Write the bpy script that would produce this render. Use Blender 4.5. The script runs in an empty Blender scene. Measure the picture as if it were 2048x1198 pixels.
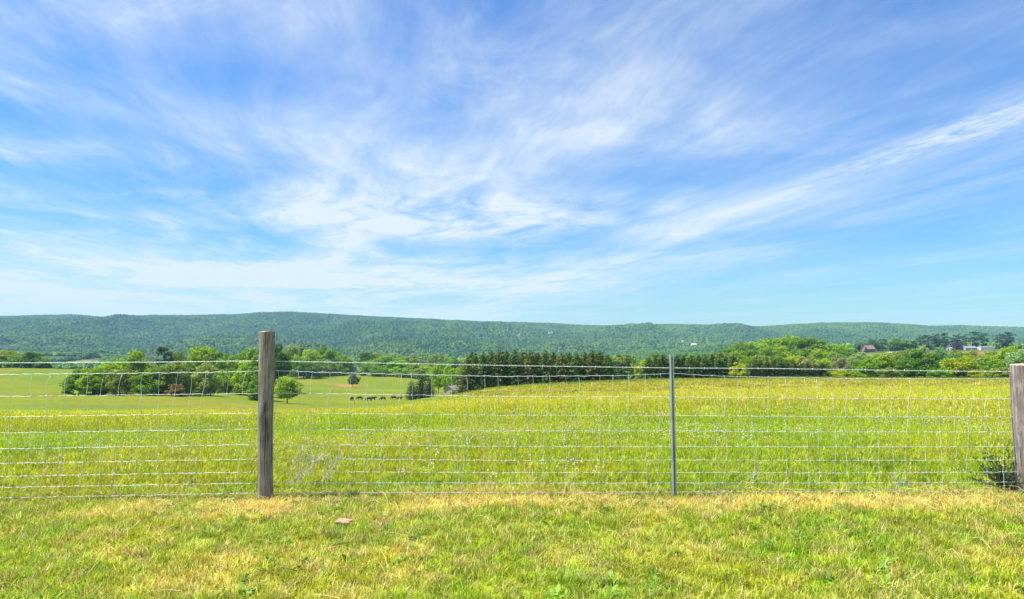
import bpy, bmesh, math, random
import numpy as np
from mathutils import Vector, Matrix

# ------------------------------------------------------------------ camera, sky, sun, exposure
SC = bpy.context.scene
COL = SC.collection
F, CX, CY = 1365.333, 1024.0, 599.0          # focal length and centre in photograph pixels
PITCH = math.atan((680 - 599) / F)
cam_d = bpy.data.cameras.new('camera'); cam_d.lens = 24; cam_d.sensor_width = 36
cam_d.clip_start = 0.05; cam_d.clip_end = 40000
cam = bpy.data.objects.new('camera', cam_d); COL.objects.link(cam)
cam.location = (0, 0, 0); cam.rotation_euler = (math.pi / 2 + PITCH, 0, 0)
SC.camera = cam

SUN_AZ, SUN_EL = math.radians(-92), math.radians(61)   # azimuth from +Y towards +X
SUN_DIR = Vector((math.sin(SUN_AZ) * math.cos(SUN_EL), math.cos(SUN_AZ) * math.cos(SUN_EL), math.sin(SUN_EL)))
sd = bpy.data.lights.new('sun', 'SUN'); sd.energy = 4.8; sd.angle = math.radians(0.55); sd.color = (1.0, 0.95, 0.86)
so = bpy.data.objects.new('sun', sd); COL.objects.link(so)
so.rotation_euler = SUN_DIR.to_track_quat('Z', 'Y').to_euler()

SC.view_settings.view_transform = 'Standard'; SC.view_settings.look = 'None'
SC.view_settings.gamma = 1.0; SC.view_settings.use_curve_mapping = False
SC.view_settings.exposure = 1.1
SC.cycles.use_denoising = True
SC.cycles.max_bounces = 8; SC.cycles.diffuse_bounces = 2; SC.cycles.transmission_bounces = 4
SC.cycles.volume_bounces = 0; SC.cycles.caustics_reflective = False; SC.cycles.caustics_refractive = False


class NT:
    """small helper for building node trees"""
    def __init__(s, tree): s.t = tree
    def n(s, typ, **kw):
        nd = s.t.nodes.new(typ)
        for k, v in kw.items(): setattr(nd, k, v)
        return nd
    def link(s, a, b): s.t.links.new(a, b)
    def put(s, sock, v):
        if hasattr(v, 'is_output'): s.link(v, sock)
        else: sock.default_value = v
    def m(s, op, a, b=0.0, c=0.0, clamp=False):
        nd = s.n('ShaderNodeMath', operation=op); nd.use_clamp = clamp
        s.put(nd.inputs[0], a); s.put(nd.inputs[1], b)
        if op in ('MULTIPLY_ADD', 'COMPARE', 'SMOOTH_MIN', 'SMOOTH_MAX'): s.put(nd.inputs[2], c)
        return nd.outputs[0]
    def ss(s, v, a, b, lo=0.0, hi=1.0):
        nd = s.n('ShaderNodeMapRange', interpolation_type='SMOOTHSTEP')
        s.put(nd.inputs[0], v); nd.inputs[1].default_value = a; nd.inputs[2].default_value = b
        nd.inputs[3].default_value = lo; nd.inputs[4].default_value = hi
        return nd.outputs[0]
    def mix(s, f, a, b, mode='MIX'):
        nd = s.n('ShaderNodeMix', data_type='RGBA', blend_type=mode)
        s.put(nd.inputs[0], f); s.put(nd.inputs[6], a); s.put(nd.inputs[7], b)
        return nd.outputs[2]
    def noise(s, vec, scale, detail=6, rough=0.55, dist=0.0):
        nd = s.n('ShaderNodeTexNoise'); s.put(nd.inputs['Vector'], vec)
        nd.inputs['Scale'].default_value = scale; nd.inputs['Detail'].default_value = detail
        nd.inputs['Roughness'].default_value = rough; nd.inputs['Distortion'].default_value = dist
        return nd.outputs[0]
    def vec(s, x, y, z=0.0):
        nd = s.n('ShaderNodeCombineXYZ'); s.put(nd.inputs[0], x); s.put(nd.inputs[1], y); s.put(nd.inputs[2], z)
        return nd.outputs[0]


def build_world():
    w = bpy.data.worlds.new('World'); SC.world = w; w.use_nodes = True
    T = NT(w.node_tree); w.node_tree.nodes.clear()
    out = T.n('ShaderNodeOutputWorld'); bg = T.n('ShaderNodeBackground'); bg.inputs[1].default_value = 0.075
    T.link(bg.outputs[0], out.inputs[0])
    sky = T.n('ShaderNodeTexSky', sky_type='NISHITA'); sky.sun_disc = False
    sky.sun_elevation = SUN_EL; sky.sun_rotation = SUN_AZ
    sky.altitude = 300; sky.air_density = 1.25; sky.dust_density = 0.0; sky.ozone_density = 2.6
    hs = T.n('ShaderNodeHueSaturation'); hs.inputs['Saturation'].default_value = 1.32; hs.inputs['Value'].default_value = 1.0
    hs.inputs['Hue'].default_value = 0.497
    T.link(sky.outputs[0], hs.inputs['Color'])
    tc = T.n('ShaderNodeTexCoord'); sp = T.n('ShaderNodeSeparateXYZ'); T.link(tc.outputs['Generated'], sp.inputs[0])
    x, y, z = sp.outputs
    clear = T.mix(1.0, hs.outputs[0], T.mix(T.ss(z, 0.0, 0.34), (0.42, 0.67, 0.92, 1), (0.49, 0.78, 1.10, 1)), 'MULTIPLY')
    zc = T.m('ADD', T.m('MAXIMUM', z, 0.0), 0.012)
    X = T.m('DIVIDE', x, zc); Y = T.m('DIVIDE', y, zc)          # position on the cloud layer, in cloud heights
    Xl = T.m('ADD', X, T.m('MULTIPLY', Y, 0.2))                 # axis across the wind
    wr = T.m('SUBTRACT', T.noise(T.vec(T.m('MULTIPLY', X, 0.55), T.m('MULTIPLY', Y, 0.40)), 1.0, 3, 0.5), 0.5)
    Xw = T.m('ADD', Xl, T.m('MULTIPLY', wr, T.ss(X, 1.6, -0.6, 0.2, 1.0)))
    P = T.vec(Xw, Y)
    def P2(sx, sy, o=0.0): return T.vec(T.m('MULTIPLY', Xw, sx), T.m('MULTIPLY', Y, sy), o)
    # wind streaks, fine fibres, patchy veil
    streak = T.noise(P2(0.9, 0.24, 3.1), 1.0, 10, 0.62, 0.45)
    fibre = T.noise(P2(4.2, 1.1, 7.7), 1.0, 8, 0.62, 0.5)
    veil = T.noise(P2(0.42, 0.26, 12.3), 1.0, 7, 0.55, 0.9)
    puff = T.noise(P2(2.2, 1.1, 21.0), 1.0, 10, 0.64, 0.5)
    side = T.ss(X, 4.5, -3.5)                                   # the cirrus sheet thickens towards the west
    a = T.m('MULTIPLY', T.ss(veil, 0.34, 0.66), T.m('MULTIPLY_ADD', side, 0.58, 0.12))
    b = T.m('MULTIPLY', T.ss(streak, 0.42, 0.72), T.m('MULTIPLY_ADD', side, 0.16, 0.26))
    c = T.m('MULTIPLY', T.ss(puff, 0.50, 0.80), T.m('MULTIPLY_ADD', side, 0.38, 0.04))
    dens = T.m('ADD', T.m('ADD', a, b), c)
    dens = T.m('MULTIPLY', dens, T.m('MULTIPLY_ADD', T.ss(fibre, 0.25, 0.75), 0.6, 0.62))
    # the long streak that runs off to the north-west
    d0 = T.m('SUBTRACT', Xl, 2.66)
    d0 = T.m('ADD', d0, T.m('MULTIPLY', T.m('SUBTRACT', T.noise(P2(0.8, 0.5, 40.0), 1.0, 3), 0.5), 0.25))
    band = T.m('EXPONENT', T.m('MULTIPLY', T.m('MULTIPLY', d0, d0), -34.0))
    band = T.m('MULTIPLY', band, T.m('MULTIPLY', T.ss(Y, 4.9, 2.8, 0.10, 1.0), T.ss(T.noise(P2(11.0, 4.0, 5.0), 1.0, 8, 0.7, 0.3), 0.34, 0.72)))
    broad = T.m('MULTIPLY', T.m('EXPONENT', T.m('MULTIPLY', T.m('MULTIPLY', d0, d0), -3.0)), T.m('MULTIPLY', T.ss(Y, 2.8, 5.5, 0.15, 0.55), T.ss(streak, 0.3, 0.6)))
    dens = T.m('ADD', dens, T.m('ADD', T.m('MULTIPLY', band, 0.85), broad))
    # a few thicker banks (position across, along, size, strength)
    for (bx, by, sx, sy, st) in ((-0.9, 5.0, 1.2, 0.9, 0.8), (-0.45, 5.6, 0.8, 0.5, 0.3), (-2.6, 3.4, 0.7, 0.35, 0.5), (-1.3, 1.95, 0.45, 0.3, 0.35), (-1.9, 1.7, 0.6, 0.4, 0.3),
                                 (0.3, 5.2, 0.8, 1.2, 0.35), (-3.0, 9.0, 4.0, 2.5, 0.35), (-1.5, 9.5, 3.0, 2.5, 0.25), (-0.1, 2.3, 0.6, 0.5, 0.22), (0.75, 3.0, 0.8, 0.6, 0.25)):
        ex = T.m('DIVIDE', T.m('SUBTRACT', X, bx), sx); ey = T.m('DIVIDE', T.m('SUBTRACT', Y, by), sy)
        g = T.m('EXPONENT', T.m('MULTIPLY', T.m('ADD', T.m('MULTIPLY', ex, ex), T.m('MULTIPLY', ey, ey)), -1.0))
        dens = T.m('ADD', dens, T.m('MULTIPLY', T.m('MULTIPLY', g, st), T.ss(puff, 0.30, 0.66)))
    # gaps of clearer sky
    for (bx, by, sx, sy, st) in ((-1.0, 2.35, 0.35, 0.35, 0.45), (1.0, 3.9, 0.9, 0.7, 0.4), (1.9, 2.35, 0.7, 0.3, 0.35), (0.1, 2.25, 0.4, 0.3, 0.2)):
        ex = T.m('DIVIDE', T.m('SUBTRACT', X, bx), sx); ey = T.m('DIVIDE', T.m('SUBTRACT', Y, by), sy)
        g = T.m('EXPONENT', T.m('MULTIPLY', T.m('ADD', T.m('MULTIPLY', ex, ex), T.m('MULTIPLY', ey, ey)), -1.0))
        dens = T.m('MULTIPLY', dens, T.m('SUBTRACT', 1.0, T.m('MULTIPLY', g, st)))
    # near the horizon the layers run together
    dens = T.m('ADD', dens, T.m('MULTIPLY', T.ss(z, 0.16, 0.0), T.m('MULTIPLY', T.ss(X, 6.0, -8.0), 0.62)))
    dens = T.m('MINIMUM', T.m('MAXIMUM', dens, 0.0), 0.94)
    colr = T.mix(dens, clear, (5.35, 5.85, 6.35, 1))
    # three small grey cumulus scraps low in the north
    u = T.m('DIVIDE', x, T.m('MAXIMUM', y, 0.05)); v = T.m('DIVIDE', z, T.m('MAXIMUM', y, 0.05))
    uvn = T.noise(T.vec(T.m('MULTIPLY', u, 60.0), T.m('MULTIPLY', v, 90.0)), 1.0, 5, 0.6)
    for (px, py, rw, rh) in ((808, 573, 26, 9), (761, 570, 17, 4.5), (724, 576, 14, 3), (856, 515, 4, 3)):
        u0 = (px - CX) / F; v0 = math.tan(math.atan((CY - py) / F) + PITCH)
        ex = T.m('DIVIDE', T.m('SUBTRACT', u, u0), rw / F); ey = T.m('DIVIDE', T.m('SUBTRACT', v, v0), rh / F)
        q = T.m('SUBTRACT', 1.0, T.m('ADD', T.m('MULTIPLY', ex, ex), T.m('MULTIPLY', ey, ey)))
        q = T.m('ADD', q, T.m('MULTIPLY', T.m('SUBTRACT', uvn, 0.5), 2.4))
        colr = T.mix(T.ss(q, 0.1, 0.7, 0.0, 0.55), colr, T.mix(T.ss(ey, -0.5, 0.6), (4.3, 4.9, 6.4, 1), (6.4, 6.9, 7.8, 1)))
    T.link(colr, bg.inputs[0])
build_world()

# ------------------------------------------------------------------ small utilities
RNG = np.random.default_rng(7)
random.seed(7)

def ray(px, py):
    a = (px - CX) / F; b = (CY - py) / F
    return a, math.cos(PITCH) - b * math.sin(PITCH), math.sin(PITCH) + b * math.cos(PITCH)

def at_depth(px, py, Y):
    a, c, s = ray(px, py)
    return Vector((a / c * Y, Y, s / c * Y))

def project(P):
    P = np.asarray(P, float)
    cp, sp_ = math.cos(PITCH), math.sin(PITCH)
    fz = P[..., 1] * cp + P[..., 2] * sp_
    uz = -P[..., 1] * sp_ + P[..., 2] * cp
    return CX + F * P[..., 0] / fz, CY - F * uz / fz

def hash2(ix, iy, seed):
    h = (ix.astype(np.int64) * 374761393 + iy.astype(np.int64) * 668265263 + seed * 974634777) & 0x7fffffff
    h = ((h ^ (h >> 13)) * 1274126177) & 0x7fffffff
    h = ((h ^ (h >> 16)) * 2246822519) & 0x7fffffff
    return ((h ^ (h >> 15)) & 0xffffff) / float(0xffffff)

def vnoise(x, y, seed=0):
    x = np.asarray(x, float); y = np.asarray(y, float)
    ix = np.floor(x); iy = np.floor(y); fx = x - ix; fy = y - iy
    fx = fx * fx * (3 - 2 * fx); fy = fy * fy * (3 - 2 * fy)
    a = hash2(ix, iy, seed); b = hash2(ix + 1, iy, seed); c = hash2(ix, iy + 1, seed); d = hash2(ix + 1, iy + 1, seed)
    return (a * (1 - fx) + b * fx) * (1 - fy) + (c * (1 - fx) + d * fx) * fy

def fbm(x, y, seed=0, octv=4, gain=0.5):
    s = 0; a = 1; t = 0
    for o in range(octv):
        s = s + a * vnoise(np.asarray(x) * 2 ** o, np.asarray(y) * 2 ** o, seed + 17 * o); t += a; a *= gain
    return s / t

def sstep(v, a, b):
    t = np.clip((np.asarray(v, float) - a) / (b - a), 0, 1)
    return t * t * (3 - 2 * t)

def tag(o, label=None, cat=None, group=None, kind=None):
    if label: o['label'] = label
    if cat: o['category'] = cat
    if group: o['group'] = group
    if kind: o['kind'] = kind
    return o

def empty(name, loc=(0, 0, 0), rz=0.0):
    o = bpy.data.objects.new(name, None); COL.objects.link(o)
    o.location = loc; o.rotation_euler = (0, 0, rz); o.empty_display_size = 0.2
    return o

def obj(name, me, parent=None, mat=None, link=True):
    o = bpy.data.objects.new(name, me)
    if link: COL.objects.link(o)
    if parent: o.parent = parent
    if mat and not me.materials: me.materials.append(mat)
    return o

class MB:
    """collects vertices and faces, then becomes one mesh"""
    def __init__(s): s.v = []; s.f = []; s.c = []; s.n = 0
    def add(s, V, Fc, c=None):
        V = np.asarray(V, float).reshape(-1, 3); s.v.append(V)
        for f in Fc: s.f.append(tuple(int(i) + s.n for i in f))
        if c is not None: s.c.append(np.full(len(V), c) if np.isscalar(c) else np.asarray(c, float))
        s.n += len(V)
    def mesh(s, name, mat=None, smooth=False, attr='lv'):
        me = bpy.data.meshes.new(name)
        V = np.concatenate(s.v) if s.v else np.zeros((0, 3))
        me.from_pydata(V.tolist(), [], s.f); me.update()
        if s.c:
            at = me.attributes.new(attr, 'FLOAT', 'POINT'); at.data.foreach_set('value', np.concatenate(s.c).astype(np.float32))
        if smooth: me.polygons.foreach_set('use_smooth', [True] * len(me.polygons))
        if mat: me.materials.append(mat)
        return me
    def box(s, x0, x1, y0, y1, z0, z1):
        V = [(x, y, z) for z in (z0, z1) for y in (y0, y1) for x in (x0, x1)]
        s.add(V, [(0, 2, 3, 1), (4, 5, 7, 6), (0, 1, 5, 4), (2, 6, 7, 3), (0, 4, 6, 2), (1, 3, 7, 5)])
    def tube(s, pts, rad, sides=6, cap=True, c=None):
        pts = [Vector(p) for p in pts]; n = len(pts)
        rad = [rad] * n if np.isscalar(rad) else rad
        V = []; up = Vector((0, 0, 1))
        for i, p in enumerate(pts):
            t = (pts[min(i + 1, n - 1)] - pts[max(i - 1, 0)])
            t = t.normalized() if t.length > 1e-9 else up
            ref = Vector((0, 1, 0)) if abs(t.y) < 0.9 else Vector((1, 0, 0))
            a = t.cross(ref).normalized(); b = t.cross(a).normalized()
            for k in range(sides):
                an = 2 * math.pi * k / sides
                V.append(p + (a * math.cos(an) + b * math.sin(an)) * rad[i])
        Fc = []
        for i in range(n - 1):
            for k in range(sides):
                k2 = (k + 1) % sides
                Fc.append((i * sides + k, i * sides + k2, (i + 1) * sides + k2, (i + 1) * sides + k))
        if cap:
            Fc.append(tuple(range(sides - 1, -1, -1))); Fc.append(tuple((n - 1) * sides + k for k in range(sides)))
        s.add([tuple(v) for v in V], Fc, c)

# ------------------------------------------------------------------ materials
def new_mat(name):
    m = bpy.data.materials.new(name); m.use_nodes = True
    T = NT(m.node_tree); m.node_tree.nodes.clear()
    out = T.n('ShaderNodeOutputMaterial')
    return m, T, out

def principled(T, out, base, rough=0.8, metal=0.0, normal=None, spec=0.3):
    p = T.n('ShaderNodeBsdfPrincipled'); T.put(p.inputs['Base Color'], base)
    T.put(p.inputs['Roughness'], rough); T.put(p.inputs['Metallic'], metal)
    p.inputs['Specular IOR Level'].default_value = spec
    if normal is not None: T.link(normal, p.inputs['Normal'])
    T.link(p.outputs[0], out.inputs[0]); return p

def leafy(T, out, col, trans=0.35, rough=0.6, gloss=0.05):
    df = T.n('ShaderNodeBsdfDiffuse'); T.put(df.inputs[0], col)
    tr = T.n('ShaderNodeBsdfTranslucent'); T.put(tr.inputs[0], T.mix(1.0, col, (1.0, 1.05, 0.55, 1), 'MULTIPLY'))
    mx = T.n('ShaderNodeMixShader'); mx.inputs[0].default_value = trans
    T.link(df.outputs[0], mx.inputs[1]); T.link(tr.outputs[0], mx.inputs[2])
    gl = T.n('ShaderNodeBsdfGlossy'); gl.inputs[1].default_value = rough; gl.inputs[0].default_value = (1, 1, 1, 1)
    m2 = T.n('ShaderNodeMixShader'); m2.inputs[0].default_value = gloss
    T.link(mx.outputs[0], m2.inputs[1]); T.link(gl.outputs[0], m2.inputs[2])
    T.link(m2.outputs[0], out.inputs[0])

def attr(T, name, kind='GEOMETRY'):
    a = T.n('ShaderNodeAttribute'); a.attribute_name = name; a.attribute_type = kind
    return a

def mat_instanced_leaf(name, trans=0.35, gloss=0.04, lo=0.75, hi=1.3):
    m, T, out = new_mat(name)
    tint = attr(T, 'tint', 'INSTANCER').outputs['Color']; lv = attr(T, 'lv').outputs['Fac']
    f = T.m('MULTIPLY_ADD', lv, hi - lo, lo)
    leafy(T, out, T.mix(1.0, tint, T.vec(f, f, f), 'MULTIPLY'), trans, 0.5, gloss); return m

def mat_object_leaf(name, trans=0.35, lo=0.7, hi=1.35):
    m, T, out = new_mat(name)
    oi = T.n('ShaderNodeObjectInfo'); lv = attr(T, 'lv').outputs['Fac']
    f = T.m('MULTIPLY_ADD', lv, hi - lo, lo)
    col = T.mix(1.0, oi.outputs['Color'], T.vec(f, f, T.m('MULTIPLY', f, 0.95)), 'MULTIPLY')
    leafy(T, out, col, trans, 0.55, 0.012); return m

def mat_plain(name, col, rough=0.8, metal=0.0, var=0.25, scale=8.0, bump=0.0, stretch=(1, 1, 1), spec=0.3):
    m, T, out = new_mat(name)
    tc = T.n('ShaderNodeTexCoord'); mp = T.n('ShaderNodeMapping'); mp.inputs['Scale'].default_value = stretch
    T.link(tc.outputs['Object'], mp.inputs[0])
    nz = T.noise(mp.outputs[0], scale, 6, 0.6)
    c = T.mix(T.ss(nz, 0.3, 0.7), tuple(x * (1 - var) for x in col[:3]) + (1,), tuple(min(1, x * (1 + var)) for x in col[:3]) + (1,))
    nrm = None
    if bump:
        b = T.n('ShaderNodeBump'); b.inputs['Strength'].default_value = bump; b.inputs['Distance'].default_value = 0.02
        T.link(nz, b.inputs['Height']); nrm = b.outputs[0]
    principled(T, out, c, rough, metal, nrm, spec); return m

M_GRASS = mat_instanced_leaf('grass_blades', 0.35, 0.02, 0.55, 1.4)
M_FOREST = mat_instanced_leaf('forest_leaves', 0.25, 0.01, 0.6, 1.35)
M_FLOWER = mat_instanced_leaf('flower_heads', 0.2, 0.0, 0.8, 1.2)
M_LEAF = mat_object_leaf('tree_leaves', 0.42)
M_NEEDLE = mat_object_leaf('conifer_needles', 0.18, 0.6, 1.4)
M_BARK = mat_plain('bark', (0.10, 0.08, 0.06), 0.9, 0, 0.4, 6, 0.3, (1, 1, 0.3))
M_PALEBARK = mat_plain('pale_dead_bark', (0.42, 0.36, 0.31), 0.9, 0, 0.3, 5, 0.3, (1, 1, 0.3))
M_WIRE = mat_plain('galvanised_wire', (0.70, 0.74, 0.78), 0.50, 0.15, 0.12, 30, 0, spec=0.5)
M_STEEL = mat_plain('galvanised_steel', (0.38, 0.43, 0.52), 0.42, 0.6, 0.25, 14, 0.1, (1, 1, 0.25), 0.5)

def mat_post():
    m, T, out = new_mat('weathered_wood')
    tc = T.n('ShaderNodeTexCoord'); mp = T.n('ShaderNodeMapping'); mp.inputs['Scale'].default_value = (26, 26, 1.3)
    T.link(tc.outputs['Object'], mp.inputs[0])
    grain = T.noise(mp.outputs[0], 2.2, 9, 0.68, 0.7)
    mp2 = T.n('ShaderNodeMapping'); mp2.inputs['Scale'].default_value = (46, 46, 0.9); T.link(tc.outputs['Object'], mp2.inputs[0])
    crack = T.noise(mp2.outputs[0], 1.0, 4, 0.6, 0.5)
    blotch = T.noise(tc.outputs['Object'], 7.0, 6, 0.65)
    c = T.mix(T.ss(grain, 0.32, 0.68), (0.095, 0.08, 0.075, 1), (0.40, 0.345, 0.31, 1))
    c = T.mix(T.ss(blotch, 0.42, 0.68, 0, 0.75), c, (0.17, 0.14, 0.135, 1))
    c = T.mix(T.ss(T.noise(tc.outputs['Object'], 3.0, 4, 0.6), 0.56, 0.72, 0, 0.5), c, (0.27, 0.28, 0.17, 1))
    cr = T.ss(crack, 0.61, 0.66)
    c = T.mix(T.m('MULTIPLY', cr, 0.85), c, (0.045, 0.037, 0.032, 1))
    b = T.n('ShaderNodeBump'); b.inputs['Strength'].default_value = 0.7; b.inputs['Distance'].default_value = 0.006
    T.link(T.m('SUBTRACT', grain, T.m('MULTIPLY', cr, 0.9)), b.inputs['Height'])
    principled(T, out, c, 0.9, 0, b.outputs[0], 0.15); return m
M_POST = mat_post()
M_ENDGRAIN = mat_plain('cut_end_grain', (0.46, 0.36, 0.22), 0.9, 0, 0.35, 25, 0.4)

# ------------------------------------------------------------------ terrain
def dmap(d):
    d = np.asarray(d, float); return np.where(d < 30, d, 30 + (d - 30) * 1.5)

RIDGE = np.array([(-700, 640), (-300, 634), (0, 633), (80, 632), (150, 630), (210, 636), (300, 631), (400, 631), (470, 629), (520, 625.5), (560, 624.5), (650, 628), (750, 634),
                  (860, 639), (900, 642), (1000, 644), (1100, 647), (1190, 652), (1300, 649), (1400, 651), (1520, 654), (1570, 651), (1640, 646.5), (1760, 646), (1810, 649), (1870, 653),
                  (1920, 651.5), (2048, 656), (2300, 654), (2800, 660)], float)
COLS = {  # photograph column: (distance, row) of the ground, nearest first
    -500: [(20, 858), (30, 835), (45, 832), (60, 833), (100, 822), (140, 802), (170, 784), (230, 758), (280, 742), (320, 739), (420, 748), (600, 746), (800, 736), (900, 730), (1080, 713), (1200, 716)],
    0: [(20, 857), (30, 834), (45, 830), (60, 832), (100, 822), (140, 803), (170, 786), (230, 760), (280, 741), (310, 736), (420, 748), (600, 748), (800, 738), (900, 730), (1080, 712), (1200, 714)],
    150: [(20, 857), (30, 834), (45, 830), (60, 832), (100, 822), (140, 804), (170, 788), (230, 763), (280, 744), (310, 738), (420, 748), (600, 748), (800, 740), (900, 731), (1080, 713), (1200, 714)],
    300: [(20, 856), (30, 833), (45, 829), (60, 832), (100, 822), (140, 804), (170, 790), (230, 768), (280, 750), (320, 742), (420, 750), (600, 748), (800, 742), (1000, 732), (1200, 722)],
    533: [(20, 855), (30, 832), (45, 828), (60, 832), (100, 825), (160, 806), (200, 795), (300, 768), (400, 752), (480, 746), (600, 750), (800, 744), (1000, 736), (1200, 726)],
    700: [(20, 853), (30, 830), (45, 825), (60, 830), (100, 827), (150, 815), (200, 801), (300, 773), (400, 752), (480, 747), (600, 750), (800, 744), (1000, 736), (1200, 726)],
    800: [(20, 850), (30, 826), (45, 817), (60, 812), (75, 812.5), (100, 818), (150, 812), (200, 800), (300, 776), (400, 754), (480, 750), (600, 750), (800, 744), (1000, 736), (1200, 726)],
    900: [(20, 846), (30, 820), (45, 806), (70, 795), (90, 793), (110, 794), (150, 796), (190, 790), (300, 779), (400, 758), (480, 752), (600, 750), (800, 744), (1000, 736), (1200, 726)],
    1000: [(20, 841), (30, 812), (45, 799), (70, 785), (100, 777), (120, 776), (150, 778), (200, 782), (300, 776), (400, 760), (480, 754), (600, 750), (800, 744), (1000, 735), (1200, 725)],
    1200: [(20, 839), (30, 808), (45, 793), (70, 776), (100, 766), (130, 763), (160, 764), (250, 770), (300, 770), (400, 757), (480, 750), (600, 746), (800, 740), (1000, 732), (1200, 722)],
    1345: [(20, 838), (30, 804), (45, 788), (70, 770), (100, 760.5), (130, 758), (160, 758), (250, 764), (300, 760), (400, 745), (480, 738), (600, 734), (800, 730), (1000, 724), (1200, 716)],
    1600: [(20, 837), (30, 801), (45, 784), (70, 766), (100, 758), (130, 756), (160, 757), (250, 757), (300, 748), (400, 727), (480, 718), (600, 716), (800, 722), (1000, 718), (1200, 710)],
    1750: [(20, 837), (30, 800), (45, 782), (70, 764), (100, 757), (130, 756), (160, 758), (250, 753), (300, 744), (400, 722), (480, 711), (560, 704), (650, 703), (800, 714), (1000, 714), (1200, 708)],
    2048: [(20, 836), (30, 800), (45, 782), (70, 764), (95, 757.5), (120, 757), (160, 759), (250, 748), (300, 738), (400, 718), (480, 706), (560, 699), (650, 698), (800, 708), (1000, 712), (1200, 706)],
    2600: [(20, 836), (30, 800), (45, 782), (70, 764), (95, 757), (120, 757), (160, 758), (250, 748), (300, 738), (400, 718), (480, 706), (560, 698), (650, 696), (800, 706), (1000, 710), (1200, 706)],
}

def pchip(xs, ys, xq):
    xs = np.asarray(xs, float); ys = np.asarray(ys, float); h = np.diff(xs); dl = np.diff(ys) / h
    d = np.zeros(len(xs))
    for i in range(1, len(xs) - 1):
        if dl[i - 1] * dl[i] > 0:
            w1 = 2 * h[i] + h[i - 1]; w2 = h[i] + 2 * h[i - 1]; d[i] = (w1 + w2) / (w1 / dl[i - 1] + w2 / dl[i])
    d[0] = dl[0]; d[-1] = dl[-1]
    q = np.clip(xq, xs[0], xs[-1]); k = np.clip(np.searchsorted(xs, q) - 1, 0, len(xs) - 2)
    t = (q - xs[k]) / h[k]
    return ((1 + 2 * t) * (1 - t) ** 2) * ys[k] + t * (1 - t) ** 2 * h[k] * d[k] + t * t * (3 - 2 * t) * ys[k + 1] + t * t * (t - 1) * h[k] * d[k + 1]

LD = np.linspace(math.log(2.5), math.log(4200), 320)      # log of the table distance
PXG = np.arange(-500, 2601, 20.0)
def fence_row(px): return np.interp(px, [-500, 0, 533, 1345, 2045, 2600], [1016, 1008, 999, 995, 991, 988])
def build_table():
    cps = sorted(COLS); rows = np.zeros((len(cps), len(LD)))
    for i, c in enumerate(cps):
        fr = float(fence_row(c)); dr = (fr - 680) * 6.44
        rg = float(np.interp(c, RIDGE[:, 0], RIDGE[:, 1])) + 3.0
        pts = [(2.5, 680 + dr / 2.5), (4, 680 + dr / 4), (6.44, fr), (10, 680 + (dr * 1.10) / 10)] + list(COLS[c])
        b = pts[-1][1]
        pts += [(1500, b + (rg - b) * 0.17), (1900, b + (rg - b) * 0.42), (2300, b + (rg - b) * 0.68), (2700, b + (rg - b) * 0.92), (3000, rg), (3300, rg + 2), (4200, rg + 16)]
        rows[i] = pchip([math.log(p[0]) for p in pts], [p[1] for p in pts], LD)
    tab = np.zeros((len(PXG), len(LD)))
    for j in range(len(LD)): tab[:, j] = pchip(cps, rows[:, j], PXG)
    # the skyline follows its own finer outline
    rg_c = pchip(cps, [float(np.interp(c, RIDGE[:, 0], RIDGE[:, 1])) for c in cps], PXG)
    rg_f = np.interp(PXG, RIDGE[:, 0], RIDGE[:, 1])
    w = sstep(np.exp(LD), 1300, 3000)
    tab += (rg_f - rg_c)[:, None] * w[None, :]
    return tab
TAB = build_table()

def terrain(X, Y, rough=True):
    X = np.asarray(X, float); Y = np.asarray(Y, float)
    r = np.hypot(X, Y); th = np.arctan2(X, Y); lim = math.radians(47)
    thc = np.clip(th, -lim, lim); D = np.maximum(r * np.cos(thc), 2.5)
    px = CX + F * np.tan(thc) / math.cos(PITCH)
    raw = np.where(D < 30, D, 30 + (D - 30) / 1.5)
    fi = np.clip((px - PXG[0]) / 20.0, 0, len(PXG) - 1.001); i = fi.astype(int); fx = fi - i
    fj = np.clip((np.log(raw) - LD[0]) / (LD[1] - LD[0]), 0, len(LD) - 1.001); j = fj.astype(int); fy = fj - j
    py = (TAB[i, j] * (1 - fx) + TAB[i + 1, j] * fx) * (1 - fy) + (TAB[i, j + 1] * (1 - fx) + TAB[i + 1, j + 1] * fx) * fy
    b = (CY - py) / F
    z = (math.sin(PITCH) + b * math.cos(PITCH)) / (math.cos(PITCH) - b * math.sin(PITCH)) * D
    z = z - 0.13 * sstep(r, 10, 22) * (1 - sstep(r, 160, 260))          # the sward stands on the soil
    if rough:
        z = z + (fbm(X * 0.8, Y * 0.8, 3, 3) - 0.5) * 0.05 * sstep(r, 2, 8)
        z = z + (fbm(X * 0.05, Y * 0.05, 5, 3) - 0.5) * 0.9 * sstep(r, 40, 160)
        hill = sstep(raw, 1150, 1700) * (1 - 0.94 * sstep(raw, 2400, 2900))
        z = z + (fbm(X / 330 + 3.3, Y / 900, 9, 4, 0.5) - 0.5) * 150 * hill
    return z

def tz(x, y): return float(terrain(np.array([x]), np.array([y]))[0])

def spot(px, raw):
    """ground point seen in photograph column px at table distance raw"""
    Y = float(dmap(raw)); X = (px - CX) / F * Y / math.cos(PITCH) * 1.0
    return Vector((X, Y, tz(X, Y)))

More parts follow.
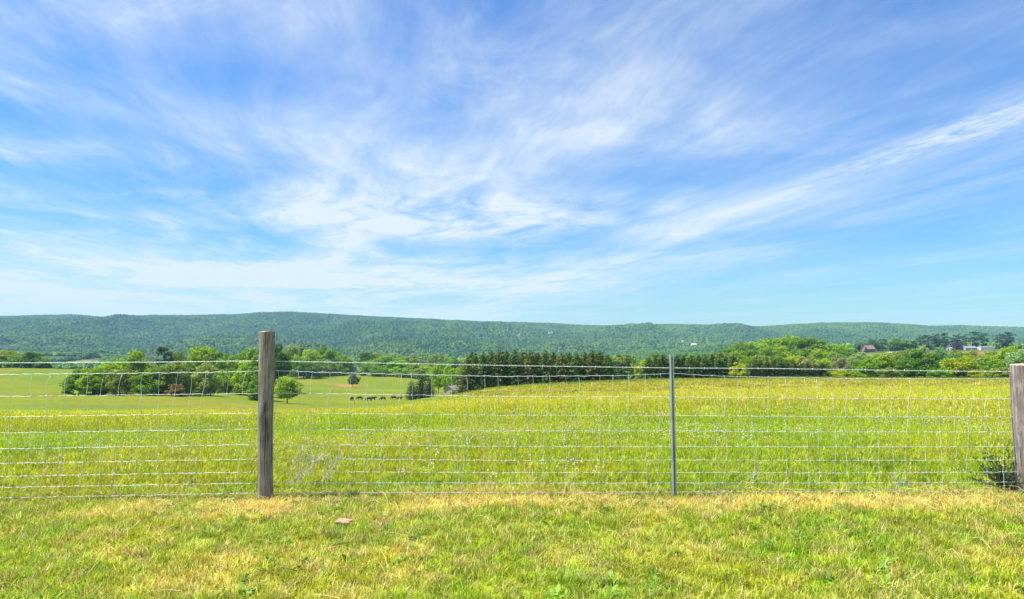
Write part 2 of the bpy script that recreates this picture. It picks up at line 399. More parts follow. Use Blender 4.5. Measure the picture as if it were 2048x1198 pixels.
def ground_colour(X, Y):
    """the grass's own colours: lawn, hay field, grazed valley, dry strip, soil"""
    X = np.asarray(X, float); Y = np.asarray(Y, float); n = len(X)
    r = np.hypot(X, Y)
    z = terrain(X, Y, False); px, py = project(np.stack([X, np.maximum(Y, 1), z], -1))
    n1 = fbm(X * 0.9, Y * 0.9, 31, 4); n2 = fbm(X * 0.22, Y * 0.22, 33, 4); n3 = fbm(X * 0.03, Y * 0.05, 35, 4); n4 = fbm(X * 3.1, Y * 3.1, 41, 3)
    green = np.array([0.22, 0.32, 0.012]); deep = np.array([0.11, 0.22, 0.014]); yel = np.array([0.38, 0.36, 0.025]); straw = np.array([0.62, 0.46, 0.17]); past = np.array([0.112, 0.150, 0.011])
    c = np.tile(green, (n, 1))
    def bl(c, col, w): return c * (1 - w[:, None]) + col[None, :] * w[:, None]
    # mown verge on this side of the fence: drier, patchy
    verge = 1 - sstep(r, 6.6, 7.4)
    c = bl(c, yel, 0.5 * sstep(n1, 0.38, 0.68) * verge + 0.15 * verge)
    c = bl(c, deep * 1.25, 0.5 * verge * sstep(fbm(X * 1.7 + 9, Y * 1.7, 45, 3), 0.53, 0.70))
    c = bl(c, straw, np.clip(verge * (0.05 + 0.5 * sstep(n4 * 0.6 + n1 * 0.4, 0.51, 0.72)), 0, 1))
    strip = 0.75 * np.exp(-((Y - 6.1) / 0.42) ** 2) * (sstep(fbm(X * 0.7, Y * 1.6, 51, 3) + 0.10 * sstep(-X, 1.0, 3.0), 0.48, 0.68))
    strip = np.maximum(strip, np.exp(-(((X + 2.25) / 0.55) ** 2 + ((Y - 6.1) / 0.35) ** 2)) * 0.95)
    strip = np.maximum(strip, np.exp(-(((X - 1.75) / 0.6) ** 2 + ((Y - 6.1) / 0.28) ** 2)) * 0.8)
    c = bl(c, straw * 1.12, np.clip(strip * 0.95, 0, 1))
    # field beyond
    fld = sstep(r, 6.8, 8.0)
    c = bl(c, yel, fld * (0.15 + 0.45 * sstep(n2, 0.35, 0.65)) * (1 - 0.3 * sstep(r, 60, 150)))
    c = bl(c, deep, fld * 0.55 * sstep(n1, 0.56, 0.74) * (1 - sstep(r, 25, 45)))
    hay = sstep(r, 17, 27) * (1 - sstep(r, 90, 190))
    c = bl(c, np.array([0.36, 0.30, 0.055]), hay * (0.25 + 0.4 * sstep(n3, 0.3, 0.6)))
    far = sstep(r, 115, 200)
    c = bl(c, past, far * 0.9)
    c = bl(c, np.array([0.175, 0.165, 0.018]), far * 0.75 * sstep(fbm(X * 0.012, Y * 0.035, 61, 4), 0.42, 0.62))
    c = bl(c, np.array([0.085, 0.16, 0.018]), far * 0.6 * sstep(fbm(X * 0.02, Y * 0.03, 67, 3), 0.5, 0.66))
    # bare reddish soil on the far slope
    soil = np.exp(-(((px - 690) / 24) ** 2 + ((py - 770.5 - (px - 690) * 0.06) / 2.6) ** 2)) * (r > 250) * (r < 600)
    c = bl(c, np.array([0.30, 0.14, 0.055]), np.clip(soil * 1.2 * sstep(n3, 0.2, 0.5), 0, 0.9))
    # forest floor and far farmland
    wood = sstep(r, 800, 950)
    c = bl(c, np.array([0.05, 0.085, 0.02]), wood)
    lf = ((px > 60) & (px < 200) & (py > 705) & (py < 735) & (r > 1250) & (r < 1750)).astype(float)
    c = bl(c, np.array([0.17, 0.17, 0.045]), lf)
    rf = ((px > 1700) & (px < 2400) & (r > 640) & (r < 1050)).astype(float)
    c = bl(c, np.array([0.20, 0.14, 0.06]), rf * sstep(fbm(X * 0.01, Y * 0.01, 71, 2), 0.2, 0.55))
    return c * (0.86 + 0.28 * fbm(X * 6, Y * 6, 81, 2))[:, None]

def build_ground():
    az = np.concatenate([np.linspace(-180, -50, 40)[:-1], np.linspace(-50, 50, 420), np.linspace(50, 180, 40)[1:-1]]) * math.pi / 180
    R = np.concatenate([[0.6, 1.2, 2.0], np.geomspace(2.6, 6200, 330)])
    A, RR = np.meshgrid(az, R, indexing='ij'); X = (RR * np.sin(A)).ravel(); Y = (RR * np.cos(A)).ravel()
    Z = terrain(X, Y); nA, nR = len(az), len(R)
    V = np.stack([X, Y, Z], -1)
    i, j = np.meshgrid(np.arange(nA), np.arange(nR - 1), indexing='ij'); i2 = (i + 1) % nA
    Q = np.stack([i * nR + j, i2 * nR + j, i2 * nR + j + 1, i * nR + j + 1], -1).reshape(-1, 4)[:, ::-1]
    c0 = len(V); V = np.vstack([V, [[0, 0, tz(0, 0.01)]]])
    me = bpy.data.meshes.new('ground')
    nq = len(Q); nt = nA
    tri = np.stack([np.full(nA, c0), (np.arange(nA) + 1) % nA * nR, np.arange(nA) * nR], -1)[:, ::-1]
    me.vertices.add(len(V)); me.vertices.foreach_set('co', V.ravel())
    me.loops.add(nq * 4 + nt * 3); me.loops.foreach_set('vertex_index', np.concatenate([Q.ravel(), tri.ravel()]))
    me.polygons.add(nq + nt)
    me.polygons.foreach_set('loop_start', np.concatenate([np.arange(nq) * 4, nq * 4 + np.arange(nt) * 3]))
    me.polygons.foreach_set('use_smooth', np.ones(nq + nt, bool)); me.update(calc_edges=True); me.validate()
    C = np.ones((len(V), 4), np.float32); C[:, :3] = ground_colour(V[:, 0], V[:, 1])
    ca = me.color_attributes.new('tint', 'FLOAT_COLOR', 'POINT'); ca.data.foreach_set('color', C.ravel())
    m, T, out = new_mat('pasture_ground')
    base = attr(T, 'tint').outputs['Color']
    g = T.n('ShaderNodeNewGeometry'); mp = T.n('ShaderNodeMapping'); mp.inputs['Scale'].default_value = (1, 0.55, 1); T.link(g.outputs['Position'], mp.inputs[0])
    nf = T.noise(mp.outputs[0], 1.3, 8, 0.7); nb = T.noise(mp.outputs[0], 0.09, 6, 0.6)
    f = T.m('MULTIPLY', T.m('MULTIPLY_ADD', nf, 1.1, 0.45), T.m('MULTIPLY_ADD', nb, 0.5, 0.75))
    col = T.mix(1.0, base, T.vec(f, f, f), 'MULTIPLY')
    bp = T.n('ShaderNodeBump'); bp.inputs['Strength'].default_value = 0.7; bp.inputs['Distance'].default_value = 0.25; T.link(nf, bp.inputs['Height'])
    principled(T, out, col, 0.95, 0, bp.outputs[0], 0.05)
    o = obj('ground', me, mat=m); tag(o, kind='structure')
    return o
build_ground()

# ------------------------------------------------------------------ scattered stuff (grass, forest, flowers)
def source_set(name, meshes):
    c = bpy.data.collections.new(name)
    for k, me in enumerate(meshes): c.objects.link(bpy.data.objects.new('%s_source_%02d' % (name, k), me))
    return c

def scatter(name, label, cat, P, rot, scl, tint, var, coll):
    n = len(P); me = bpy.data.meshes.new(name); me.vertices.add(n); me.vertices.foreach_set('co', np.asarray(P, np.float32).ravel())
    a = me.attributes.new('rot', 'FLOAT_VECTOR', 'POINT'); a.data.foreach_set('vector', np.asarray(rot, np.float32).ravel())
    a = me.attributes.new('scl', 'FLOAT_VECTOR', 'POINT'); a.data.foreach_set('vector', np.asarray(scl, np.float32).ravel())
    t4 = np.ones((n, 4), np.float32); t4[:, :3] = tint
    a = me.attributes.new('tint', 'FLOAT_COLOR', 'POINT'); a.data.foreach_set('color', t4.ravel())
    a = me.attributes.new('var', 'INT', 'POINT'); a.data.foreach_set('value', np.asarray(var, np.int32))
    o = obj(name, me); tag(o, label, cat, kind='stuff')
    ng = bpy.data.node_groups.new(name + '_scatter', 'GeometryNodeTree')
    ng.interface.new_socket('Geometry', in_out='INPUT', socket_type='NodeSocketGeometry')
    ng.interface.new_socket('Geometry', in_out='OUTPUT', socket_type='NodeSocketGeometry')
    N = ng.nodes; L = ng.links
    gi = N.new('NodeGroupInput'); go = N.new('NodeGroupOutput')
    ci = N.new('GeometryNodeCollectionInfo'); ci.inputs['Collection'].default_value = coll
    ci.inputs['Separate Children'].default_value = True; ci.inputs['Reset Children'].default_value = True
    ip = N.new('GeometryNodeInstanceOnPoints'); ip.inputs['Pick Instance'].default_value = True
    def na(nm, dt):
        q = N.new('GeometryNodeInputNamedAttribute'); q.data_type = dt; q.inputs['Name'].default_value = nm; return q.outputs['Attribute']
    er = N.new('FunctionNodeEulerToRotation'); L.new(na('rot', 'FLOAT_VECTOR'), er.inputs[0])
    L.new(gi.outputs[0], ip.inputs['Points']); L.new(ci.outputs[0], ip.inputs['Instance'])
    L.new(na('var', 'INT'), ip.inputs['Instance Index']); L.new(er.outputs[0], ip.inputs['Rotation']); L.new(na('scl', 'FLOAT_VECTOR'), ip.inputs['Scale'])
    L.new(ip.outputs[0], go.inputs[0])
    md = o.modifiers.new('scatter', 'NODES'); md.node_group = ng
    return o

def blade(mb, x, y, h, w, lean, az, c, seg=3):
    """one grass blade: a strip that bends over"""
    dx, dy = math.cos(az), math.sin(az); sx, sy = -dy, dx; V = []; cc = []
    for k in range(seg + 1):
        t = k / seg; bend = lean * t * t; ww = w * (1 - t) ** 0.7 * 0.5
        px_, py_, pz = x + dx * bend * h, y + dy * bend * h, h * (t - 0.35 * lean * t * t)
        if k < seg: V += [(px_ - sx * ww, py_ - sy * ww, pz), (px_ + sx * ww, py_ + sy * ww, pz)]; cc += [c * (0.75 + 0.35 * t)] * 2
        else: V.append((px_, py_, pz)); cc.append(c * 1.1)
    Fc = [(2 * k, 2 * k + 1, 2 * k + 3, 2 * k + 2) for k in range(seg - 1)] + [(2 * seg - 2, 2 * seg - 1, 2 * seg)]
    mb.add(V, Fc, cc)

def tuft(seed, nb, foot, h0, h1, w, lean0, lean1, stalks=0, sh=0.5):
    r = random.Random(seed); mb = MB()
    for _ in range(nb):
        a = r.random() * 6.283; q = foot * math.sqrt(r.random())
        blade(mb, q * math.cos(a), q * math.sin(a), r.uniform(h0, h1), w * r.uniform(0.7, 1.3), r.uniform(lean0, lean1), r.random() * 6.283, r.random())
    for _ in range(stalks):
        a = r.random() * 6.283; q = foot * math.sqrt(r.random()); x, y = q * math.cos(a), q * math.sin(a); h = sh * r.uniform(0.75, 1.15)
        az = r.random() * 6.283; ln = r.uniform(0.05, 0.3); w2 = max(w * 0.35, 0.0015)
        blade(mb, x, y, h, w2, ln, az, 1.3, 3)
        tx, ty, tz_ = x + math.cos(az) * ln * h * 0.8, y + math.sin(az) * ln * h * 0.8, h * 0.83
        for k in range(5):
            aa = r.random() * 6.283; l = sh * 0.05; zz = tz_ + (k - 2) * sh * 0.035
            mb.add([(tx, ty, zz), (tx + math.cos(aa) * l, ty + math.sin(aa) * l, zz + l * 0.9), (tx + math.cos(aa) * l * 0.3, ty + math.sin(aa) * l * 0.3, zz + l * 1.6)], [(0, 1, 2)], 1.9)
    return mb.mesh('tuft', M_GRASS)

def field_points(n, r0, r1, half=0.98, power=1.0):
    """random points in the wedge of view, widened for other camera places"""
    u = RNG.random(n); Y = np.sqrt(r0 * r0 + u ** power * (r1 * r1 - r0 * r0)); X = (RNG.random(n) * 2 - 1) * half * (Y + 1.5)
    return X, Y

def grass_zone(name, label, n, r0, r1, coll, nvar, s0, s1, vary=0.28, half=0.95, power=1.0, keep=None, tintmul=(1, 1, 1), zs=(0.8, 1.25), drys=0.06):
    X, Y = field_points(n, r0, r1, half, power)
    if keep is not None:
        k = keep(X, Y); X, Y = X[k], Y[k]
    n = len(X); Z = terrain(X, Y) - 0.01
    t = ground_colour(X + RNG.normal(0, 0.05, n), Y + RNG.normal(0, 0.05, n)) * np.array(tintmul)
    g = RNG.normal(1, vary, n).clip(0.45, 1.8); t = t * g[:, None]
    warm = RNG.normal(0, 0.16, n); t[:, 0] *= np.clip(1 + warm, 0.6, 1.6)
    dry = RNG.random(n) < drys; t[dry] = np.array([0.64, 0.46, 0.22]) * RNG.uniform(0.7, 1.2, dry.sum())[:, None]
    rot = np.stack([RNG.normal(0, 0.12, n), RNG.normal(0, 0.12, n), RNG.random(n) * 6.283], -1)
    s = RNG.uniform(s0, s1, n); scl = np.stack([s, s, s * RNG.uniform(zs[0], zs[1], n)], -1)
    return scatter(name, label, 'grass', np.stack([X, Y, Z], -1), rot, scl, t, RNG.integers(0, nvar, n), coll)

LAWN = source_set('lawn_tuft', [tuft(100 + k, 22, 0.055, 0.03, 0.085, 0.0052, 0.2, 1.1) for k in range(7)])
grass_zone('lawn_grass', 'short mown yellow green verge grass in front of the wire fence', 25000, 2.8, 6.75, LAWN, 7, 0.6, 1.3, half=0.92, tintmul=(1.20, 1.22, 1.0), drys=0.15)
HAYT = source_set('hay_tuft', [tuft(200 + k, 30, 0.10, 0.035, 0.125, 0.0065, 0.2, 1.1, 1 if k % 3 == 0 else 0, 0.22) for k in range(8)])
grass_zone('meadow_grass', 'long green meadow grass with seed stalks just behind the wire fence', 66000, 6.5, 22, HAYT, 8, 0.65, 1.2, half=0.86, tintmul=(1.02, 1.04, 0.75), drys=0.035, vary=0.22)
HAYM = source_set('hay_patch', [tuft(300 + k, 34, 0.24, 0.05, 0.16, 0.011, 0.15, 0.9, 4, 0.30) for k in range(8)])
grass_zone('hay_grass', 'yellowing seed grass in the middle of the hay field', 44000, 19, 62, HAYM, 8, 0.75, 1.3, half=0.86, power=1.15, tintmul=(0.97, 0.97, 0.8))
HAYF = source_set('far_hay_patch', [tuft(400 + k, 30, 0.75, 0.08, 0.22, 0.05, 0.1, 0.8, 2, 0.3) for k in range(6)])
grass_zone('far_hay_grass', 'soft distant grass running over the brow of the hay field', 30000, 55, 200, HAYF, 6, 0.8, 1.4, half=0.84, tintmul=(1.05, 1.02, 0.9), keep=lambda X, Y: RNG.random(len(X)) > sstep(Y, 52, 95) * sstep(X / Y, 0.0, -0.12))

# clover and other small flower heads in the meadow
def flower_mesh(seed):
    r = random.Random(seed); mb = MB()
    for _ in range(3):
        x, y, h = r.uniform(-0.1, 0.1), r.uniform(-0.1, 0.1), r.uniform(0.10, 0.2); q = 0.009
        for k in range(6):
            a = k * 1.047; b = (k + 1) * 1.047
            mb.add([(x + q * math.cos(a), y + q * math.sin(a), h), (x + q * math.cos(b), y + q * math.sin(b), h), (x, y, h + 0.014)], [(0, 1, 2)], r.random())
            mb.add([(x + q * math.cos(a), y + q * math.sin(a), h), (x + q * math.cos(b), y + q * math.sin(b), h), (x, y, h - 0.012)], [(1, 0, 2)], r.random())
    return mb.mesh('flower', M_FLOWER)
FL = source_set('clover_head', [flower_mesh(k) for k in range(4)])
def flowers():
    X, Y = field_points(4800, 6.8, 26, 0.85); k = fbm(X * 0.35, Y * 0.35, 91, 3) > 0.47; X, Y = X[k], Y[k]; n = len(X)
    t = np.where(RNG.random(n)[:, None] < 0.62, np.array([[0.75, 0.72, 0.6]]), np.where(RNG.random(n)[:, None] < 0.6, np.array([[0.62, 0.40, 0.42]]), np.array([[0.75, 0.6, 0.12]])))
    s = RNG.uniform(0.7, 1.25, n)
    scatter('clover_flowers', 'tiny white and pink clover heads dotted through the meadow grass', 'flowers', np.stack([X, Y, terrain(X, Y)], -1), np.stack([0 * X, 0 * X, RNG.random(n) * 6.28], -1), np.stack([s, s, s], -1), t, RNG.integers(0, 4, n), FL)
flowers()

# broad-leaved weeds in the verge and fallen pale straws along the fence
def weed_mesh(seed):
    r = random.Random(seed); mb = MB()
    for k in range(r.randint(9, 15)):
        a = r.random() * 6.283; L = r.uniform(0.04, 0.10); w = L * r.uniform(0.22, 0.4); up = r.uniform(0.2, 0.9); x0, y0 = r.uniform(-0.04, 0.04), r.uniform(-0.04, 0.04)
        dx, dy = math.cos(a), math.sin(a); sx, sy = -dy, dx; V = [(x0, y0, 0.01)]
        for t, ww in ((0.45, 1.0), (0.8, 0.7)):
            cx, cy, cz = x0 + dx * L * t, y0 + dy * L * t, 0.01 + L * up * t - L * up * 0.45 * t * t
            V += [(cx - sx * w * ww / 2, cy - sy * w * ww / 2, cz), (cx + sx * w * ww / 2, cy + sy * w * ww / 2, cz + 0.004)]
        V.append((x0 + dx * L, y0 + dy * L, 0.01 + L * up * 0.55))
        mb.add(V, [(0, 2, 1), (1, 2, 4, 3), (3, 4, 5)], r.random())
    return mb.mesh('weed', M_GRASS)
def straw_mesh(seed):
    r = random.Random(seed); mb = MB()
    for k in range(3):
        a = r.random() * 6.283; L = r.uniform(0.08, 0.26); x0, y0 = r.uniform(-0.1, 0.1), r.uniform(-0.1, 0.1); z0 = r.uniform(0.03, 0.06); c = r.uniform(-0.3, 0.3)
        pts = [(x0 + math.cos(a + c * t) * L * t, y0 + math.sin(a + c * t) * L * t, z0 + 0.07 * math.sin(t * 2.6) * r.uniform(0.4, 1)) for t in (0, 0.35, 0.7, 1)]
        mb.tube(pts, 0.0010, 3, False, c=r.random())
    return mb.mesh('straw', M_GRASS)
def small_plants():
    W = source_set('weed_rosette', [weed_mesh(k) for k in range(6)])
    X, Y = field_points(5200, 3.0, 7.2, 0.92); k = fbm(X * 1.3, Y * 1.3, 95, 3) > 0.56; k &= RNG.random(len(X)) < 0.5; X, Y = X[k], Y[k]; n = len(X)
    t = np.array([[0.15, 0.30, 0.02]]) * RNG.normal(1, 0.25, n).clip(0.5, 1.7)[:, None]; s = RNG.uniform(0.35, 0.8, n)
    scatter('broadleaf_weeds', 'patches of darker broad-leaved weeds in the mown verge', 'weeds', np.stack([X, Y, terrain(X, Y) + 0.005], -1), np.stack([RNG.normal(0, .2, n), RNG.normal(0, .2, n), RNG.random(n) * 6.28], -1), np.stack([s, s, s], -1), t, RNG.integers(0, 6, n), W)
    S = source_set('fallen_straw', [straw_mesh(k) for k in range(6)])
    X, Y = field_points(3600, 3.2, 7.4, 0.92); k = RNG.random(len(X)) < 0.06 + 0.6 * np.exp(-((Y - 6.15) / 0.4) ** 2); X, Y = X[k], Y[k]; n = len(X)
    t = np.array([[0.75, 0.60, 0.28]]) * RNG.normal(1, 0.15, n).clip(0.6, 1.3)[:, None]; s = RNG.uniform(0.6, 1.1, n)
    scatter('dry_straw', 'loose pale straw stems lying along the foot of the wire fence', 'straw', np.stack([X, Y, terrain(X, Y)], -1), np.stack([RNG.normal(0, .15, n), RNG.normal(0, .15, n), RNG.random(n) * 6.28], -1), np.stack([s, s, s], -1), t, RNG.integers(0, 6, n), S)
small_plants()

# ------------------------------------------------------------------ fence
FD = 6.44                                                   # distance of the fence
def fp(px, py, dy=0.0): return at_depth(px, py, FD + dy)

def wood_post(name, label, px_c, top, bottom, wid, lean_px, seed):
    """round weathered post, slightly uneven, with knots and a sawn top"""
    b = fp(px_c + lean_px, bottom); t = fp(px_c, top); r = random.Random(seed)
    root = empty(name, b); tag(root, label, 'fence post', 'round wooden fence posts')
    H = (t - b).length; nz_, ns = 44, 40; R = wid / F * FD / 2; V = []; axis = (t - b)
    kn = [(0.50, 3.9, 0.05, 0.010), (0.545, 5.4, 0.06, 0.012), (0.83, 3.6, 0.035, 0.008), (0.27, 5.0, 0.03, 0.006), (0.07, 4.9, 0.03, 0.005)]
    for i in range(nz_):
        f = -0.10 + 1.10 * i / (nz_ - 1)
        for k in range(ns):
            a = 2 * math.pi * k / ns
            rad = R * (1.02 - 0.02 * f) * (1 + 0.035 * math.sin(a * 2 + 1.3 * f * 3 + seed) + 0.018 * math.sin(a * 5 + seed * 2 + f * 2))
            rad += R * 0.05 * (float(vnoise(np.array([k * 0.9 + (seed * 7)]), np.array([f * 4.0]), seed)[0]) - 0.5)
            for (kf, ka, ks, kh) in kn:
                da = (a - ka + math.pi) % (2 * math.pi) - math.pi
                q = math.exp(-((f - kf) * H / ks) ** 2 - (da * R / ks) ** 2); rad += kh * q - kh * 1.5 * math.exp(-((f - kf) * H / (ks * .35)) ** 2 - (da * R / (ks * .35)) ** 2)
            c = axis * f + Vector((0.006 * math.sin(f * 5 + seed), 0, 0))
            V.append((c.x + rad * math.cos(a), c.y + rad * math.sin(a), c.z))
    Fc = [(i * ns + k, i * ns + (k + 1) % ns, (i + 1) * ns + (k + 1) % ns, (i + 1) * ns + k) for i in range(nz_ - 1) for k in range(ns)]
    mb = MB(); mb.add(V, Fc); obj('shaft', mb.mesh('post_shaft', M_POST, True), root)
    mc = MB(); top_v = V[-ns:]; cx = sum(v[0] for v in top_v) / ns; cy = sum(v[1] for v in top_v) / ns; cz = top_v[0][2]
    ring = [((v[0] - cx) * 0.93 + cx, (v[1] - cy) * 0.93 + cy, cz + 0.008 + 0.006 * (v[0] - cx) / R) for v in top_v]
    mc.add(list(top_v) + ring + [(cx, cy, cz + 0.009)], [(k, (k + 1) % ns, ns + (k + 1) % ns, ns + k) for k in range(ns)] + [(ns + k, ns + (k + 1) % ns, 2 * ns) for k in range(ns)])
    obj('sawn_top', mc.mesh('post_top', M_ENDGRAIN, False), root)
    return root, R
p1, R1 = wood_post('wooden_fence_post', 'grey weathered round wooden post standing clear in dry grass', 533, 664, 1000, 28.5, -2, 3)
p2, R2 = wood_post('wooden_fence_post', 'weathered round wooden post beside the small dark cedar seedling', 2043, 730, 993, 43, 18, 8)

def steel_post():
    b = fp(1349.5, 997, -0.03); t = fp(1343, 709, -0.03); root = empty('steel_fence_post', b)
    tag(root, 'slim galvanised steel channel post driven into the fence line', 'fence post')
    ax = (t - b); H = ax.length; w = 0.021; mb = MB()
    # channel section seen from the front: two flanges and a sunk web
    sec = [(-w, 0.0), (-w * 0.55, -0.012), (-w * 0.30, -0.012), (-w * 0.22, 0.008), (w * 0.22, 0.008), (w * 0.30, -0.012), (w * 0.55, -0.012), (w, 0.0), (w, 0.004), (w * 0.5, -0.007), (w * 0.36, 0.013), (-w * 0.36, 0.013), (-w * 0.5, -0.007), (-w, 0.004)]
    n = len(sec); V = []
    for f in (-0.15, 0.25, 0.5, 0.75, 1.0):
        c = ax * f
        V += [(c.x + x, c.y + y, c.z) for x, y in sec]
    Fc = [(i * n + k, i * n + (k + 1) % n, (i + 1) * n + (k + 1) % n, (i + 1) * n + k) for i in range(4) for k in range(n)]
    Fc += [tuple(range(n - 1, -1, -1)), tuple(4 * n + k for k in range(n))]
    mb.add(V, Fc); obj('channel', mb.mesh('steel_channel', M_STEEL), root)
    lug = MB(); lug.box(-0.006, 0.006, -0.004, 0.006, -0.010, 0.010); lm = lug.mesh('lug', M_STEEL)
    for k in range(11):
        f = 0.08 + 0.083 * k; o = obj('wire_lug', lm, root); o.location = ax * f + Vector((0, 0.006, 0))
    return root
steel_post()

WROW = np.array([[749, 793, 834, 866, 898, 927, 953, 975, 996, 1010],      # rows of the ten line wires at px 0, 520, 560, 1000, 1345, 1700, 2010
                 [744, 787, 826, 858, 889, 918, 944, 966, 986, 1001],
                 [743, 786, 826, 858, 889, 917, 943, 965, 985, 1000],
                 [753, 793, 830.5, 862, 893, 921, 945.5, 966.5, 985, 998],
                 [750.5, 794, 831, 862, 893, 920, 945, 966, 984, 997],
                 [757.5, 797.5, 834, 864, 894, 921, 946, 966, 983, 996],
                 [757, 798, 834, 864, 893, 920, 944, 964, 982, 995]])
WPX = [0, 520, 560, 1000, 1345, 1700, 2010]
def wire_row(k, px):
    y = np.interp(px, WPX, WROW[:, k])
    if k == 0: y += -3.5 * math.exp(-((px - 1345) / 60.0) ** 2) - 2 * math.exp(-((px - 533) / 70.0) ** 2)
    return float(y) - 0.002 * 0
STAYS = [(-200, -168, -133, -101, -68, -36, -3), (29, 65, 103, 135, 174, 209, 245, 286, 320, 356, 384, 412, 460, 493), (556, 597, 625, 658, 698, 733, 766, 803, 822, 865, 903, 933, 969, 995, 1035, 1066, 1099, 1130, 1157, 1200, 1226, 1257, 1291, 1321),
         (1388, 1424, 1449, 1475, 1503, 1536, 1569, 1608, 1633, 1662, 1693, 1715, 1756, 1780, 1818, 1850, 1882, 1908, 1938, 1968, 1996, 2030, 2062, 2095, 2128, 2160, 2200)]
def build_fence():
    root = empty('woven_wire_fence', fp(940, 999)); off = root.location.copy()
    tag(root, 'galvanised woven wire stock fence strung between the posts', 'fence')
    r = random.Random(5); back = 0.012
    allst = [s for g in STAYS for s in g]
    drift = {}
    for s in allst:
        xs = [float(s)]
        lean = r.uniform(-9, -2) if s < 520 else (r.uniform(-6, 2) if s < 1340 else r.uniform(-1, 6))
        xs.append(s + lean)
        xs.append(xs[-1] + (r.uniform(-9, -2) if s < 520 else r.gauss(-1, 3)))
        for k in range(3, 10): xs.append(xs[-1] + r.gauss(-0.6 if s < 1340 else 0.3, 2.2))
        drift[s] = xs
    def wpos(k, px): return fp(px, wire_row(k, px), back + (0.055 if abs(px - 533) < 25 else 0)) - off
    for k in range(10):
        rad = 0.0027 if k in (0, 9) else 0.0020
        px_l = np.arange(-240, 2260, 9.0); mb = MB(); ph = r.random() * 9
        pts = [wpos(k, p) + Vector((0, 0, 0.0022 * math.sin(p * 0.21 + ph) + 0.0016 * math.sin(p * 0.083 + 2 * ph))) for p in px_l]
        mb.tube(pts, rad, 5); obj('line_wire', mb.mesh('line_wire', M_WIRE, True), root)
    knots = MB()
    for s in allst:
        if abs(s - 533) < 16 or abs(s - 1345) < 6: continue
        xs = drift[s]; pts = []
        for k in range(9):
            a = wpos(k, xs[k]); b = wpos(k + 1, xs[k + 1]); bow = r.gauss(0.0, 0.009 if k < 2 else 0.003) + ((-0.008 if s < 520 else 0.007) if k == 0 else 0)
            bl = r.gauss(0, 0.006 if k < 2 else 0.003)
            n = 5 if k < 2 else 3
            for q in range(n):
                t = q / n; h = math.sin(math.pi * t)
                pts.append(a.lerp(b, t) + Vector((bow * h, bl * h, 0)))
            knots.tube([a + Vector((-0.006, -0.004, 0)), a + Vector((0, -0.005, 0.002)), a + Vector((0.006, -0.004, 0))], 0.0029, 5)
        pts.append(wpos(9, xs[9]))
        mb = MB(); mb.tube(pts, 0.0017, 5); obj('stay_wire', mb.mesh('stay_wire', M_WIRE, True), root)
    kn = obj('wire_knots', knots.mesh('wire_knots', M_WIRE, True), root); tag(kn, kind='stuff')
    # the single strand above
    top = [(-260, 728), (0, 726), (300, 724.5), (500, 722), (533, 721.5), (560, 722.5), (800, 727), (1000, 731), (1340, 736), (1536, 737), (1800, 741), (2010, 743.5), (2060, 744), (2300, 747)]
    tr = empty('barbed_wire', fp(940, 730)); o2 = tr.location.copy(); tag(tr, 'single barbed wire strand stretched above the woven fence', 'barbed wire')
    def tp(px): return fp(px, float(np.interp(px, [a for a, _ in top], [b for _, b in top])), 0.012 + (0.055 if abs(px - 533) < 25 else 0)) - o2
    px_l = np.arange(-250, 2270, 3.0); m1 = MB(); m2 = MB()
    for m_, ph in ((m1, 0.0), (m2, math.pi)):
        m_.tube([tp(p) + Vector((0, 0.0016 * math.sin(p * 0.5 + ph), 0.0016 * math.cos(p * 0.5 + ph))) for p in px_l], 0.0017, 4)
        obj('twisted_strand', m_.mesh('strand', M_WIRE, True), tr)
    bb = MB()
    for p in np.arange(-240, 2250, 27.0):
        c = tp(p + r.uniform(-3, 3))
        for q in range(4):
            a = r.random() * 6.283; v = Vector((r.uniform(-0.3, 0.3), math.cos(a), math.sin(a))) * 0.011
            bb.tube([c - v * 0.2, c + v], [0.0018, 0.0006], 4)
        bb.tube([c - Vector((0.006, 0, 0)), c + Vector((0.006, 0, 0))], 0.0038, 5)
    ob = obj('barbs', bb.mesh('barbs', M_WIRE, True), tr); tag(ob, kind='stuff')
build_fence()

# small dark cedar seedling at the right-hand post
def seedling():
    b = spot(1996, 6.60); root = empty('cedar_seedling', b); root.scale = (1.15, 1.15, 1.12); tag(root, 'small dark blue green cedar seedling at the foot of the thick post', 'shrub')
    r = random.Random(11); st = MB(); nd = MB()
    for k in range(48):
        a = r.random() * 6.283; el = r.uniform(0.1, 1.35); L = r.uniform(0.12, 0.33); d = Vector((math.cos(a) * math.cos(el), math.sin(a) * math.cos(el), math.sin(el)))
        p0 = Vector((0, 0, r.uniform(-0.02, 0.06))); pts = [p0 + d * L * t + Vector((0, 0, 0.05 * t * t)) for t in (0, 0.33, 0.66, 1.0)]
        st.tube(pts, [0.005, 0.004, 0.003, 0.0015], 4)
        for q in range(9):
            t = r.uniform(0.3, 1.0); c0 = p0 + d * L * t + Vector((0, 0, 0.05 * t * t)); bd = (d * 0.7 + Vector((r.gauss(0, .6), r.gauss(0, .6), r.gauss(0.15, .5)))).normalized() * r.uniform(0.03, 0.08)
            for m_ in range(26):
                c = c0 + bd * r.random(); v = (bd.normalized() * 0.7 + Vector((r.gauss(0, .7), r.gauss(0, .7), r.gauss(0.1, .7)))).normalized() * r.uniform(0.008, 0.02); s = v.cross(Vector((r.random(), r.random(), r.random()))).normalized() * 0.0022
                nd.add([tuple(c - s), tuple(c + s), tuple(c + v)], [(0, 1, 2)], r.random())
    obj('stem', st.mesh('seedling_stem', M_BARK), root); o = obj('needles', nd.mesh('seedling_needles', M_NEEDLE), root); o.color = (0.08, 0.17, 0.085, 1)
seedling()

